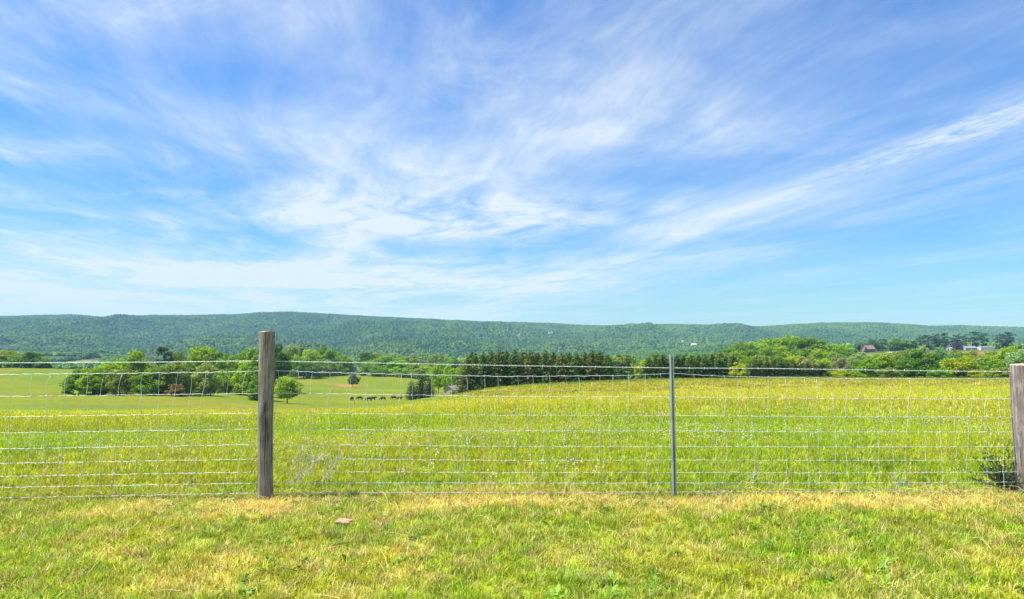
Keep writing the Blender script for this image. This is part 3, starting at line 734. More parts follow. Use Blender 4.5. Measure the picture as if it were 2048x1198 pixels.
# dead pale weed stalks caught behind the wire
def dead_weed(px, raw, h, n, seed, label, lean=0.5):
    b = spot(px, raw); root = empty('dead_weed', b); tag(root, label, 'dead weed'); r = random.Random(seed)
    for k in range(n):
        mb = MB(); a = r.uniform(-0.5, 0.6) if lean > 0 else r.uniform(2.6, 3.6); q = r.uniform(0.4, 1.3) * abs(lean); L = h * r.uniform(0.6, 1.1); d = Vector((math.cos(a) * q, math.sin(a) * q * 0.4, 1)).normalized()
        base = Vector((r.uniform(-0.04, 0.04), r.uniform(-0.03, 0.03), 0)); pts = [base + d * L * t + Vector((0.04 * math.sin(4 * t + k), 0, -0.10 * t * t * L)) for t in np.linspace(-0.05, 1, 7)]
        mb.tube(pts, [0.0032 * (1 - 0.6 * t) for t in np.linspace(0, 1, 7)], 4)
        for m_ in range(r.randint(2, 5)):
            i = r.randint(2, 5); p = pts[i]; v = (d + Vector((r.uniform(-0.9, 0.9), r.uniform(-0.5, 0.5), r.uniform(-0.2, 0.5)))).normalized() * L * r.uniform(0.15, 0.35)
            mb.tube([p, p + v * 0.5 + Vector((0, 0, 0.01)), p + v], [0.0019, 0.0015, 0.0008], 3)
        obj('stalk', mb.mesh('stalk', M_PALEBARK), root)
dead_weed(585, 7.1, 0.55, 9, 1, 'spray of bleached dead weed stalks just beside the tall clear post', 0.9)
dead_weed(648, 7.2, 0.5, 9, 2, 'forked dead weed stalks caught behind the wire near the bleached spray', 0.7)
dead_weed(1775, 6.6, 0.2, 4, 3, 'short crooked dead stems poking through the bottom fence wires', 0.6)
dead_weed(1812, 6.58, 0.17, 3, 4, 'low bent dead twig lying against the bottom fence wire', -0.8)
dead_weed(1492, 7.0, 0.24, 5, 5, 'upright brown dead weed standing behind the fence past the steel post', 0.25)

def flat_stone():
    b = at_depth(688, 1051, 5.5); x, y = b.x, b.y; root = bpy.data.objects
    bm = bmesh.new(); bmesh.ops.create_icosphere(bm, subdivisions=3, radius=1); r = random.Random(3)
    for v in bm.verts:
        n = 1 + 0.35 * (float(vnoise(np.array([v.co.x * 2 + 5]), np.array([v.co.y * 2 + v.co.z]), 4)[0]) - 0.5); v.co = Vector((v.co.x * 0.075 * n, v.co.y * 0.055 * n, v.co.z * 0.022 * n))
    me = bpy.data.meshes.new('flat_stone'); bm.to_mesh(me); bm.free()
    o = obj('flat_stone', me, mat=mat_plain('pinkish_stone', (0.42, 0.24, 0.17), 0.9, 0, 0.4, 30, 0.4)); o.location = (x, y, tz(x, y) + 0.03)
    tag(o, 'small flat pinkish stone lying in the short verge grass', 'stone')
flat_stone()

# ------------------------------------------------------------------ trees
def leaf_cloud(mb, r, c, rad, n, size, out=0.75, flat=1.0):
    """leaf-sized faces over and inside one clump"""
    for _ in range(n):
        v = Vector((r.gauss(0, 1), r.gauss(0, 1), r.gauss(0, 1))).normalized(); q = r.uniform(0.55, 1.06)
        p = Vector((c[0] + v.x * rad[0] * q, c[1] + v.y * rad[1] * q, c[2] + v.z * rad[2] * q))
        nrm = (v * out + Vector((r.gauss(0, .5), r.gauss(0, .5), r.gauss(0.15, .5)))).normalized()
        a = nrm.cross(Vector((r.random() - .5, r.random() - .5, r.random() - .5))).normalized(); b = nrm.cross(a)
        s = size * r.uniform(0.6, 1.4); a = a * s; b = b * s * flat; k = r.random()
        mb.add([tuple(p - a), tuple(p - b * 0.8), tuple(p + a), tuple(p + b * 0.8)], [(0, 1, 2, 3)], k)

def limbs(r, h0, h1, spread, n, r0=0.02):
    mb = MB(); mb.tube([(0, 0, -0.03), (0.006, 0, h0 * 0.5), (-0.004, 0.004, h0), (0.008, -0.004, (h0 + h1) / 2), (0, 0, h1)], [r0 * 1.3, r0, r0 * 0.85, r0 * 0.55, r0 * 0.15], 7)
    for k in range(n):
        a = k * 2.4 + r.random(); z0 = h0 + (h1 - h0) * 0.6 * k / n; L = spread * r.uniform(0.6, 0.95)
        p0 = Vector((0, 0, z0)); d = Vector((math.cos(a), math.sin(a), r.uniform(0.4, 0.9)))
        mb.tube([p0, p0 + d * L * 0.4, p0 + d * L * 0.75 + Vector((0, 0, 0.02))], [r0 * 0.5, r0 * 0.33, r0 * 0.12], 5)
    return mb.mesh('trunk', M_BARK)

def broadleaf(seed, low=0.10, nclump=40, dome=1.0, per=150, leaf=0.022, skirt=False):
    r = random.Random(seed); mb = MB(); zc = (1 + low) / 2; rz = (1 - low) / 2
    lob = [(r.random() * 6.283, r.uniform(-0.3, 0.9), r.uniform(0.05, 0.16)) for _ in range(5)]
    for k in range(nclump):
        t = r.random() ** 0.6; a = r.random() * 6.283; el = math.asin(r.uniform(-0.85, 1.0)); q = 0.35 + 0.55 * t
        bulge = 1 + sum(h * math.exp(-(((a - la + math.pi) % 6.283 - math.pi) ** 2 + (el - le) ** 2) * 2) for la, le, h in lob) * 1.4 - 0.1
        rx = 0.5 * (1.0 - 0.20 * max(0, math.sin(el)) * dome)
        ce = math.cos(el)
        if skirt and el < 0.1: ce = max(ce, 0.86)
        c = (math.cos(a) * ce * rx * q * bulge, math.sin(a) * ce * rx * q * bulge, zc + math.sin(el) * rz * q * min(bulge, 1.05))
        s = r.uniform(0.10, 0.185)
        leaf_cloud(mb, r, c, (s, s, s * 0.72), per, leaf)
    return mb.mesh('crown', M_LEAF), limbs(r, max(low, 0.14), 0.8, 0.4, 7)

def conifer(seed, base=0.06, power=0.85, layers=17, droop=0.25, leaf=0.024, fat=0.5, ragged=0.25):
    r = random.Random(seed); mb = MB()
    for k in range(layers):
        t = k / (layers - 1); z = base + (0.985 - base) * t; R = fat * (1 - t) ** power + 0.02
        if t < 0.12: R *= 0.8 + t * 1.6
        nb = max(4, int(13 * (1 - 0.6 * t)))
        for b in range(nb):
            a = 6.283 * b / nb + r.random() * 0.6 + k; L = R * r.uniform(1 - ragged, 1 + ragged * 0.6)
            m_ = max(5, int(34 * L / 0.5))
            for q in range(m_):
                f = (q + r.random()) / m_; x = math.cos(a) * L * f; y = math.sin(a) * L * f; zz = z + 0.05 * f - droop * L * f * f + r.gauss(0, 0.012)
                w = 0.045 * (1.15 - f * 0.6); off = r.gauss(0, w); x += -math.sin(a) * off; y += math.cos(a) * off
                s = leaf * r.uniform(0.7, 1.4); d1 = Vector((math.cos(a + r.gauss(0, .7)), math.sin(a + r.gauss(0, .7)), r.gauss(0.15, .4))).normalized() * s * 1.5; d2 = Vector((-math.sin(a), math.cos(a), r.gauss(0, .5))).normalized() * s * 0.6
                p = Vector((x, y, zz)); mb.add([tuple(p - d1), tuple(p - d2), tuple(p + d1), tuple(p + d2)], [(0, 1, 2, 3)], r.random())
    tr = MB(); tr.tube([(0, 0, -0.03), (0, 0, 0.3), (0, 0, 0.9)], [0.024, 0.018, 0.004], 6)
    return mb.mesh('crown', M_NEEDLE), tr.mesh('trunk', M_BARK)

def white_pine(seed):
    """old pine: flat-ended tiers of foliage with gaps between them"""
    r = random.Random(seed); mb = MB(); tr = MB(); tr.tube([(0, 0, -0.03), (0.01, 0, 0.4), (0, 0, 0.95)], [0.024, 0.019, 0.005], 6)
    for k in range(44):
        t = r.random(); z = 0.16 + 0.80 * t; R = 0.46 * (math.sin(math.pi * (0.16 + 0.80 * (1 - t) ** 0.8))) * r.uniform(0.65, 1.1); a = r.random() * 6.283; q = r.uniform(0.35, 0.85)
        c = (math.cos(a) * R * q, math.sin(a) * R * q, z + 0.03); s = r.uniform(0.07, 0.15)
        leaf_cloud(mb, r, c, (s, s, s * 0.36), 95, 0.02, 0.5)
        tr.tube([(0, 0, z - 0.02), c], [0.008, 0.003], 4)
    return mb.mesh('crown', M_NEEDLE), tr.mesh('trunk', M_BARK)

def bare_tree(seed):
    r = random.Random(seed); tr = MB(); tw = MB(); tr.tube([(0, 0, -0.03), (0.02, 0, 0.4), (-0.01, 0, 0.97)], [0.03, 0.022, 0.004], 6)
    for k in range(26):
        z = r.uniform(0.3, 0.9); a = r.random() * 6.283; L = r.uniform(0.2, 0.42) * (1.2 - z * 0.6); p = Vector((0, 0, z)); d = Vector((math.cos(a), math.sin(a), r.uniform(0.3, 1.1))).normalized()
        tw.tube([p, p + d * L * 0.5, p + d * L + Vector((0, 0, 0.03))], [0.010, 0.007, 0.003], 4)
        for m_ in range(5):
            f = r.uniform(0.4, 1); v = (d + Vector((r.gauss(0, .7), r.gauss(0, .7), r.gauss(0.2, .4)))).normalized() * L * 0.45
            tw.tube([p + d * L * f, p + d * L * f + v], [0.005, 0.002], 3)
    return tw.mesh('branches', M_PALEBARK), tr.mesh('trunk', M_PALEBARK)

KIND = {
    'dec': [broadleaf(k, 0.10) for k in range(1, 6)],
    'bush': [broadleaf(20 + k, -0.16, 50, 0.8, 150, 0.023, True) for k in range(5)],
    'lone': [broadleaf(41, 0.10, 56, 0.9, 160, 0.021)],
    'con': [conifer(60 + k, 0.02, 0.48, 19, 0.16, 0.030, 0.5, 0.38) for k in range(4)],
    'cedar': [conifer(80 + k, 0.02, 0.5, 15, 0.05, 0.03, 0.46, 0.22) for k in range(3)],
    'oval': [broadleaf(90, 0.05, 26, 1.2, 170, 0.022)],
    'pine': [white_pine(100 + k) for k in range(3)],
    'bare': [bare_tree(120 + k) for k in range(2)],
}
BRIGHT = (0.150, 0.232, 0.006); GREEN = (0.100, 0.178, 0.008); DARKG = (0.052, 0.112, 0.008); OLIVE = (0.135, 0.175, 0.026); YEL = (0.215, 0.255, 0.006)
GREY = (0.15, 0.22, 0.08); CON = (0.050, 0.095, 0.018); CONY = (0.070, 0.112, 0.020); PINE = (0.045, 0.095, 0.04); BROWN = (0.24, 0.15, 0.075); PURP = (0.05, 0.025, 0.045); BLUEG = (0.07, 0.16, 0.06)
TREES = random.Random(77)
def tree(name, label, px, top, w, raw, kind, col, group=None, base=None):
    """w and top are read off the photograph in pixels, raw is the table distance"""
    g = spot(px, raw); Y = g.y; t = at_depth(px, top, Y)
    h = t.z - g.z
    if base: g.z = max(g.z, at_depth(px, base, Y).z) if False else g.z
    h = max(h, 0.8) * (1.1 if kind in ('bush', 'dec') else 1.03); W = 1.12 * w / F * Y
    root = empty(name, (g.x, g.y, g.z), TREES.random() * 6.283); root.scale = (W, W, h)
    me, tm = TREES.choice(KIND[kind]); o = obj('branches' if kind == 'bare' else 'crown', me, root)
    v = TREES.uniform(0.86, 1.14) * (1.75 if kind not in ('con', 'cedar', 'pine') else 1.45); hu = TREES.uniform(0.92, 1.08); o.color = (col[0] * v * hu, col[1] * v, col[2] * v, 1)
    o2 = obj('trunk', tm, root)
    tag(root, label, 'shrub' if 'shrub' in name or 'bush' in name else 'tree', group)
    return root

WORDS = {BRIGHT: 'bright green', GREEN: 'mid green', OLIVE: 'olive green', YEL: 'yellow green', GREY: 'greyish green', BLUEG: 'bluish green', PINE: 'dark'}
def row(items, name, label, group):
    for it in items: tree(name, label.replace('{c}', WORDS.get(it[5], 'dark green')), *it, group=group)

# clump of trees in the grazed valley
row([(165, 740, 58, 172, 'bush', GREEN), (192, 737, 56, 168, 'bush', BRIGHT), (222, 722, 76, 174, 'bush', BRIGHT), (246, 742, 50, 166, 'bush', OLIVE), (297, 744, 58, 166, 'bush', GREEN),
     (318, 738, 56, 170, 'bush', GREEN), (346, 725, 76, 172, 'bush', OLIVE), (371, 734, 48, 178, 'bush', GREEN)], 'broadleaf_tree', '{c} bushy tree in the rounded clump standing in the valley pasture', 'trees of the clump in the valley pasture')
tree('broadleaf_tree', 'domed bright tree rising highest from the back of the valley clump', 273, 709, 66, 186, 'dec', BRIGHT)
tree('thorn_shrub', 'low reddish brown shrub at the edge of the valley clump', 357, 767, 34, 166, 'bush', (0.13, 0.10, 0.04))
tree('dead_tree', 'bare pale dead tree standing behind the valley clump', 311, 697, 36, 228, 'bare', GREY)
tree('pine_tree', 'dark pine with ragged flat tiers beside the bare dead tree', 332, 698, 44, 232, 'pine', (0.05, 0.09, 0.03))
tree('broadleaf_tree', 'narrow pale blossoming tree between the dark pine and the tall bright tree', 358, 707, 32, 236, 'dec', OLIVE)
tree('broadleaf_tree', 'tall bright yellow green tree lifting over the hedge of valley trees', 406, 696, 56, 236, 'dec', BRIGHT)
tree('broadleaf_tree', 'broad olive tree with rusty leaf tips in front of the valley hedge', 416, 724, 62, 186, 'bush', (0.17, 0.20, 0.04))
row([(438, 706, 46, 232, 'dec', GREEN), (456, 716, 54, 222, 'bush', GREEN), (480, 710, 60, 240, 'dec', BRIGHT), (505, 702, 62, 242, 'dec', GREEN), (472, 735, 50, 212, 'bush', GREEN), (500, 724, 60, 206, 'bush', BRIGHT), (528, 716, 60, 204, 'bush', GREEN), (447, 742, 40, 206, 'bush', BRIGHT), (386, 722, 40, 230, 'bush', GREEN)],
    'broadleaf_tree', '{c} tree in the thick hedge behind the tall wooden post', 'hedge trees behind the wooden post')
tree('broadleaf_tree', 'leafy tree with low boughs half hidden by the tall wooden post', 527, 742, 52, 176, 'bush', GREEN)
tree('broadleaf_tree', 'tall dark green tree showing close beside the tall wooden post', 560, 695, 54, 240, 'dec', DARKG)
tree('broadleaf_tree', 'round lone tree with short dark trunk in the valley pasture', 578, 753, 56, 168, 'lone', (0.16, 0.24, 0.008))
# far hedge on the left skyline of the pasture
row([(-45, 700, 70, 325, 'dec', GREEN), (8, 700, 62, 322, 'dec', OLIVE), (40, 711, 50, 318, 'bush', GREEN), (92, 716, 32, 316, 'bush', GREEN)], 'broadleaf_tree', '{c} tree on the brow beyond the left pasture', 'trees on the brow of the far pasture')
tree('broadleaf_tree', 'darker domed tree on the brow of the far pasture', 68, 703, 50, 318, 'bush', DARKG)
# hedge right of the post
row([(584, 695, 54, 430, 'dec', OLIVE), (612, 691, 54, 436, 'pine', GREY), (641, 691, 50, 440, 'pine', OLIVE), (665, 705, 44, 442, 'dec', GREEN), (560, 704, 48, 430, 'dec', OLIVE)], 'broadleaf_tree', 'tall {c} tree at the back of the hillside copse', 'tall trees of the hillside copse')
row([(590, 712, 44, 396, 'bush', BRIGHT), (622, 701, 44, 402, 'dec', BRIGHT), (652, 700, 54, 410, 'dec', GREEN), (677, 711, 44, 424, 'dec', GREEN), (696, 717, 32, 432, 'bush', BRIGHT), (684, 728, 34, 420, 'bush', GREEN), (664, 722, 40, 402, 'bush', GREEN), (636, 720, 46, 392, 'bush', GREEN), (716, 736, 20, 436, 'bush', OLIVE)],
    'broadleaf_tree', '{c} leafy tree along the front of the hillside copse', 'front trees of the hillside copse')
tree('broadleaf_tree', 'dark spreading tree at the lower corner of the hillside copse', 610, 720, 58, 366, 'bush', DARKG)
tree('broadleaf_tree', 'small olive tree shading the pasture edge below the copse', 648, 730, 38, 378, 'bush', (0.12, 0.16, 0.04))
tree('broadleaf_tree', 'round dark tree standing beside the small white house', 733, 706, 32, 430, 'dec', DARKG)
# long hedge across the valley head
row([(745, 720, 50, 408, 'bush', GREEN), (770, 715, 58, 412, 'dec', GREEN), (797, 722, 56, 404, 'bush', BRIGHT), (825, 728, 58, 400, 'bush', GREEN), (852, 730, 56, 392, 'bush', BRIGHT), (880, 736, 50, 380, 'bush', GREEN), (905, 738, 50, 360, 'bush', GREEN), (928, 735, 50, 340, 'bush', GREEN), (812, 738, 40, 392, 'bush', GREEN), (866, 742, 44, 370, 'bush', GREEN), (758, 732, 36, 396, 'bush', GREEN), (840, 738, 40, 388, 'bush', OLIVE)],
    'broadleaf_tree', '{c} leafy tree in the long hedge across the head of the valley', 'hedge trees across the valley head')
row([(752, 710, 44, 520, 'dec', OLIVE), (785, 709, 48, 540, 'dec', GREY), (815, 711, 50, 530, 'dec', OLIVE), (846, 709, 50, 545, 'pine', GREY), (876, 711, 46, 530, 'dec', OLIVE), (905, 714, 46, 520, 'dec', GREEN), (935, 716, 46, 520, 'dec', GREY)],
    'broadleaf_tree', 'soft {c} tree rising behind the long valley hedge', 'trees behind the valley hedge')
tree('broadleaf_tree', 'slim bright tree with pale trunk behind the shed', 878, 728, 30, 236, 'lone', BRIGHT)
tree('broadleaf_tree', 'bright bushy tree just behind the small shed', 905, 733, 38, 232, 'bush', BRIGHT)
tree('shrub', 'small round green shrub growing against the shed wall', 906.5, 782, 11, 187, 'bush', (0.13, 0.22, 0.02))
row([(825, 763, 30, 199, 'cedar', (0.04, 0.08, 0.022)), (844, 752, 36, 203, 'cedar', (0.04, 0.08, 0.022)), (860, 760, 30, 200, 'cedar', (0.055, 0.075, 0.02))], 'cedar_tree', 'dark cedar in the tight group of three near the black cattle', 'three dark cedars in the pasture')
tree('cedar_tree', 'solitary dark egg shaped cedar on the grazed slope', 708, 747, 24, 298, 'oval', (0.05, 0.085, 0.045))
# plantation rows
k_ = 0
for px, tp in zip(np.arange(936, 1216, 15.5), (718, 712, 709, 707, 706, 708, 705, 707, 706, 709, 706, 708, 711, 708, 712, 706, 704, 706, 712)):
    tree('conifer_tree', ('tall dark conifer in the front line of the plantation behind the shed' if k_ % 4 else 'yellowish conifer in the front line of the plantation behind the shed'), float(px), tp + TREES.uniform(-2, 2), 46, 146 + 4 * (k_ % 2), 'con', CONY if k_ % 4 else (0.10, 0.115, 0.03), 'conifers of the long plantation row'); k_ += 1
for px in np.arange(944, 1206, 21.0):
    tree('conifer_tree', 'dark conifer in the back line of the plantation behind the shed', float(px), 712 + TREES.uniform(-4, 4), 46, 158, 'con', CON, 'conifers of the long plantation row')
tree('pine_tree', 'soft grey green pine between the two dark conifer rows', 1243, 712, 62, 176, 'pine', (0.10, 0.17, 0.05))
tree('broadleaf_tree', 'pale rounded tree rising behind the gap in the conifers', 1250, 711, 56, 250, 'dec', OLIVE)
row([(1284, 722, 34, 215, 'bush', YEL), (1310, 716, 34, 230, 'dec', OLIVE), (1222, 722, 40, 240, 'dec', OLIVE)], 'broadleaf_tree', '{c} tree filling the gap between conifer rows', 'light trees in the conifer gap')
k_ = 0
for px in np.arange(1296, 1466, 14.0):
    tree('conifer_tree', ('dark conifer in the row behind the steel post' if k_ % 3 else 'lighter yellowish conifer in the row behind the steel post'), float(px), (720 if px < 1310 else 714) + TREES.uniform(-3, 3), 40, 160 + 5 * (k_ % 2), 'con', CON if k_ % 3 else CONY, 'conifers of the row behind the steel post'); k_ += 1
for px in np.arange(1310, 1475, 26.0):
    tree('pine_tree', 'olive scrub pine looking over the conifer row', float(px), 709 + TREES.uniform(-3, 3), 44, 250, 'pine', OLIVE, 'scrub pines over the conifer row')
k_ = 0
for px in np.arange(1505, 1648, 13.5):
    tree('conifer_tree', 'low dark conifer in the short thicket at the field edge', float(px), 727 + TREES.uniform(-5, 5) + max(0, (px - 1600) * 0.12), 36, 160 + 4 * (k_ % 2), 'con', (0.045, 0.075, 0.022), 'low conifers at the field edge'); k_ += 1
tree('shrub', 'bright yellow green shrub between the conifer row and low thicket', 1476, 727, 40, 158, 'bush', YEL)
# wooded knoll on the right
row([(1455, 700, 54, 360, 'dec', GREEN), (1484, 689, 56, 372, 'dec', GREEN), (1512, 683, 60, 384, 'dec', BRIGHT), (1545, 678, 64, 392, 'dec', GREEN), (1580, 675, 64, 396, 'dec', BRIGHT), (1615, 676, 62, 396, 'dec', GREEN), (1645, 683, 58, 390, 'dec', GREEN), (1672, 691, 52, 384, 'dec', BRIGHT), (1698, 700, 48, 376, 'dec', GREEN), (1722, 706, 44, 366, 'dec', GREY)],
    'broadleaf_tree', 'full crowned {c} tree on the crest of the wooded knoll', 'trees on the crest of the wooded knoll')
row([(1470, 706, 48, 300, 'dec', BRIGHT), (1500, 701, 54, 310, 'dec', GREEN), (1532, 697, 56, 316, 'dec', GREEN), (1566, 696, 56, 318, 'dec', BRIGHT), (1600, 697, 56, 318, 'dec', GREEN), (1632, 702, 52, 314, 'dec', BRIGHT), (1664, 708, 48, 306, 'dec', OLIVE), (1692, 714, 44, 300, 'dec', GREY)],
    'broadleaf_tree', 'leafy {c} tree half way down the side of the wooded knoll', 'trees on the side of the wooded knoll')
row([(1520, 712, 46, 240, 'dec', OLIVE), (1552, 714, 46, 240, 'dec', GREEN), (1582, 711, 46, 244, 'dec', YEL), (1612, 714, 46, 240, 'dec', OLIVE), (1640, 720, 44, 236, 'dec', BRIGHT), (1708, 722, 44, 234, 'dec', GREEN), (1490, 716, 40, 240, 'dec', GREEN)],
    'broadleaf_tree', 'smaller {c} tree at the foot of the wooded knoll', 'trees at the foot of the wooded knoll')
tree('broadleaf_tree', 'pinkish brown half bare tree at the foot of the wooded knoll', 1678, 719, 32, 226, 'dec', (0.17, 0.155, 0.08))
tree('broadleaf_tree', 'dull rusty tree beside the low conifer thicket', 1612, 722, 36, 214, 'dec', (0.22, 0.19, 0.07))
row([(1655, 742, 36, 172, 'bush', YEL), (1682, 741, 38, 170, 'bush', YEL), (1706, 743, 34, 168, 'bush', BRIGHT)], 'shrub', 'low {c} shrub along the brow past the conifer thicket', 'low shrubs past the thicket')
# shrubs along the brow of the hay field
row([(1733, 719, 46, 172, 'bush', GREEN), (1757, 711, 56, 182, 'bush', BRIGHT), (1786, 707, 58, 190, 'bush', OLIVE), (1878, 724, 44, 186, 'bush', GREEN), (1982, 716, 46, 176, 'bush', GREEN), (1770, 736, 40, 166, 'bush', OLIVE), (1872, 738, 40, 164, 'bush', GREEN), (1950, 740, 40, 164, 'bush', YEL), (1995, 735, 44, 166, 'bush', OLIVE), (2090, 705, 60, 180, 'bush', GREEN), (2140, 712, 60, 176, 'bush', OLIVE)],
    'shrub', 'tall leafy {c} shrub in the hedge on the brow of the hay field', 'hedge shrubs on the brow of the hay field')
tree('shrub', 'deep green shrub left of the broad dark shrub on the brow', 1806, 717, 44, 170, 'bush', DARKG)
tree('shrub', 'broad deep green shrub in the hedge on the brow', 1846, 705, 72, 174, 'bush', DARKG)
tree('shrub', 'bright yellow domed shrub in the hedge on the brow', 1911, 713, 64, 168, 'bush', YEL)
tree('shrub', 'pale silvery green shrub next to the yellow domed shrub', 1944, 718, 44, 180, 'bush', GREY)
tree('shrub', 'yellow green spreading shrub between silvery shrub and thick post', 1967, 711, 52, 184, 'bush', YEL)
tree('shrub', 'pale grey green shrub rising behind the thick wooden post', 2032, 701, 52, 186, 'bush', GREY)
tree('shrub', 'bright tall shrub above the thick wooden post', 2016, 696, 50, 205, 'bush', BRIGHT)
row([(1882, 699, 44, 240, 'bush', BLUEG), (1912, 703, 50, 260, 'bush', GREEN), (1945, 704, 50, 262, 'bush', OLIVE), (1978, 703, 46, 258, 'bush', GREEN), (1815, 700, 40, 262, 'bush', GREEN), (1780, 706, 40, 262, 'bush', OLIVE), (1740, 710, 44, 262, 'bush', GREEN)],
    'shrub', 'soft {c} shrub in the second hedge below the farm buildings', 'second hedge below the farm')
tree('broadleaf_tree', 'pale flowering tree below the row of hilltop pines', 1843, 690, 22, 420, 'dec', (0.20, 0.25, 0.10))
# hilltop with pines
row([(1838, 674, 26, 590, 'pine', PINE), (1853, 671, 26, 600, 'pine', PINE), (1870, 668, 30, 595, 'pine', PINE), (1886, 667, 28, 590, 'pine', PINE), (1908, 671, 30, 605, 'pine', PINE), (1926, 673, 26, 610, 'pine', PINE), (1946, 665, 34, 585, 'pine', PINE), (1963, 668, 24, 590, 'pine', PINE)],
    'pine_tree', 'tall dark pine in the hilltop line beside the farm buildings', 'hilltop pines beside the farm')
tree('pine_tree', 'big dark pine standing apart past the long white building', 2008, 664, 46, 575, 'pine', (0.035, 0.085, 0.04))
row([(1745, 681, 26, 590, 'dec', (0.05, 0.11, 0.03)), (1762, 679, 22, 595, 'pine', (0.04, 0.09, 0.035)), (1818, 683, 30, 600, 'dec', (0.06, 0.13, 0.035)), (1722, 686, 30, 600, 'dec', (0.06, 0.13, 0.035))], 'broadleaf_tree', 'dark tree round the red roofed farmhouse', 'trees round the red roofed farmhouse')
tree('broadleaf_tree', 'broad green tree between the farmhouse and the hilltop pines', 1792, 677, 44, 596, 'dec', (0.09, 0.19, 0.03))
tree('broadleaf_tree', 'dark purple leaved tree beside the farm buildings', 1914, 685, 26, 560, 'bush', PURP)
tree('cypress_tree', 'narrow dark cypress against the red roofed farmhouse', 1729, 694, 6, 552, 'con', (0.03, 0.06, 0.03))

# ------------------------------------------------------------------ far woodland
def blob(seed, sub=3):
    """a whole crown for far trees: a lumpy leaf shell plus loose leaf faces"""
    r = random.Random(seed); bm = bmesh.new(); bmesh.ops.create_icosphere(bm, subdivisions=sub, radius=0.5)
    cs = [(Vector((r.gauss(0, 1), r.gauss(0, 1), r.gauss(0.3, 1))).normalized(), r.uniform(0.7, 1.15)) for _ in range(11)]
    mb = MB(); lv = []
    for v in bm.verts:
        d = v.co.normalized(); q = max(s - (1 - d.dot(c)) * 1.1 for c, s in cs); q = max(q, 0.5) * (1 + r.uniform(-0.10, 0.10))
        v.co = Vector((d.x * 0.5 * q, d.y * 0.5 * q, 0.5 + d.z * 0.46 * q))
    mb.add([tuple(v.co) for v in bm.verts], [tuple(v.index for v in f.verts) for f in bm.faces], [r.random() for _ in bm.verts])
    bm.free()
    for _ in range(150):
        c, s = r.choice(cs); d = (c + Vector((r.gauss(0, .4), r.gauss(0, .4), r.gauss(0, .4)))).normalized(); leaf_cloud(mb, r, (d.x * 0.45 * s, d.y * 0.45 * s, 0.5 + d.z * 0.43 * s), (0.05, 0.05, 0.05), 1, 0.05)
    return mb.mesh('far_crown', M_FOREST)
BL = source_set('far_crown', [blob(k) for k in range(6)])
HOUSE_SPOTS = [(1101, 655, 2480, 11), (1038, 663, 2200, 5), (1365, 667, 2050, 5), (1386, 671, 1900, 9), (1500, 678, 1750, 6), (888, 697, 1450, 10)]
def woodland(name, label, raw0, raw1, space, hgt, wid, test=None, tone=1.0):
    d0, d1 = float(dmap(raw0)), float(dmap(raw1)); area = 1.12 * (d1 * d1 - d0 * d0); n = int(area / (space * space))
    Y = np.sqrt(d0 * d0 + RNG.random(n) * (d1 * d1 - d0 * d0)); X = (RNG.random(n) * 2 - 1) * 1.12 * Y
    Z = terrain(X, Y); px, py = project(np.stack([X, Y, Z], -1)); raw = 30 + (Y - 30) / 1.5
    k = np.ones(n, bool)
    if test is not None: k &= test(px, py, raw, X, Y)
    for (hx, hy, hr, hw) in HOUSE_SPOTS: k &= ~((np.abs(px - hx) < hw) & (raw < hr + 12) & (raw > hr - 130))
    X, Y, Z, px, raw = X[k], Y[k], Z[k], px[k], raw[k]; n = len(X)
    h = RNG.uniform(hgt[0], hgt[1], n); w = RNG.uniform(wid[0], wid[1], n)
    patch = sstep(fbm(X / 190, Y / 190, 101, 4, 0.6), 0.3, 0.7); fine = RNG.normal(1, 0.26, n).clip(0.45, 1.8); h = h * (0.72 + 0.56 * fbm(X / 70, Y / 70, 107, 3))
    t = np.array([[0.05, 0.14, 0.014]]) * (1 - patch[:, None]) * 2 * 0.55 + np.array([[0.12, 0.215, 0.016]]) * patch[:, None] * 2 * 0.55
    dark = RNG.random(n) < 0.07 + 0.15 * (fbm(X / 90, Y / 90, 103, 2) > 0.58); t[dark] = np.array([0.02, 0.055, 0.025])
    t = t * fine[:, None] * tone
    print(name, n)
    return scatter(name, label, 'forest', np.stack([X, Y, Z - 0.12 * h], -1), np.stack([0 * X, 0 * X, RNG.random(n) * 6.28], -1), np.stack([w, w, h], -1), t, RNG.integers(0, 6, n), BL)
def near_wood(px, py, raw, X, Y):
    k = np.where(px < 260, (raw > 740) & ~((px > 60) & (px < 205) & (raw > 850) & (raw < 1110)), np.where(px < 560, raw > 470, np.where(px < 960, raw > 560, np.where(px < 1440, raw > 330, np.where(px < 1710, raw > 402, raw > 690)))))
    hedge = (px > 60) & (px < 205) & (np.abs(py - (729 - (px - 100) * 0.16)) < 0.9)
    return k | hedge
woodland('valley_woodland', 'mixed green woodland filling the valley below the ridge', 330, 1250, 8.5, (9, 15), (9, 13), near_wood, 1.15)
woodland('forested_ridge', 'continuous green forest covering the long ridge', 1250, 3400, 11.0, (10, 19), (9, 15), None, 0.9)

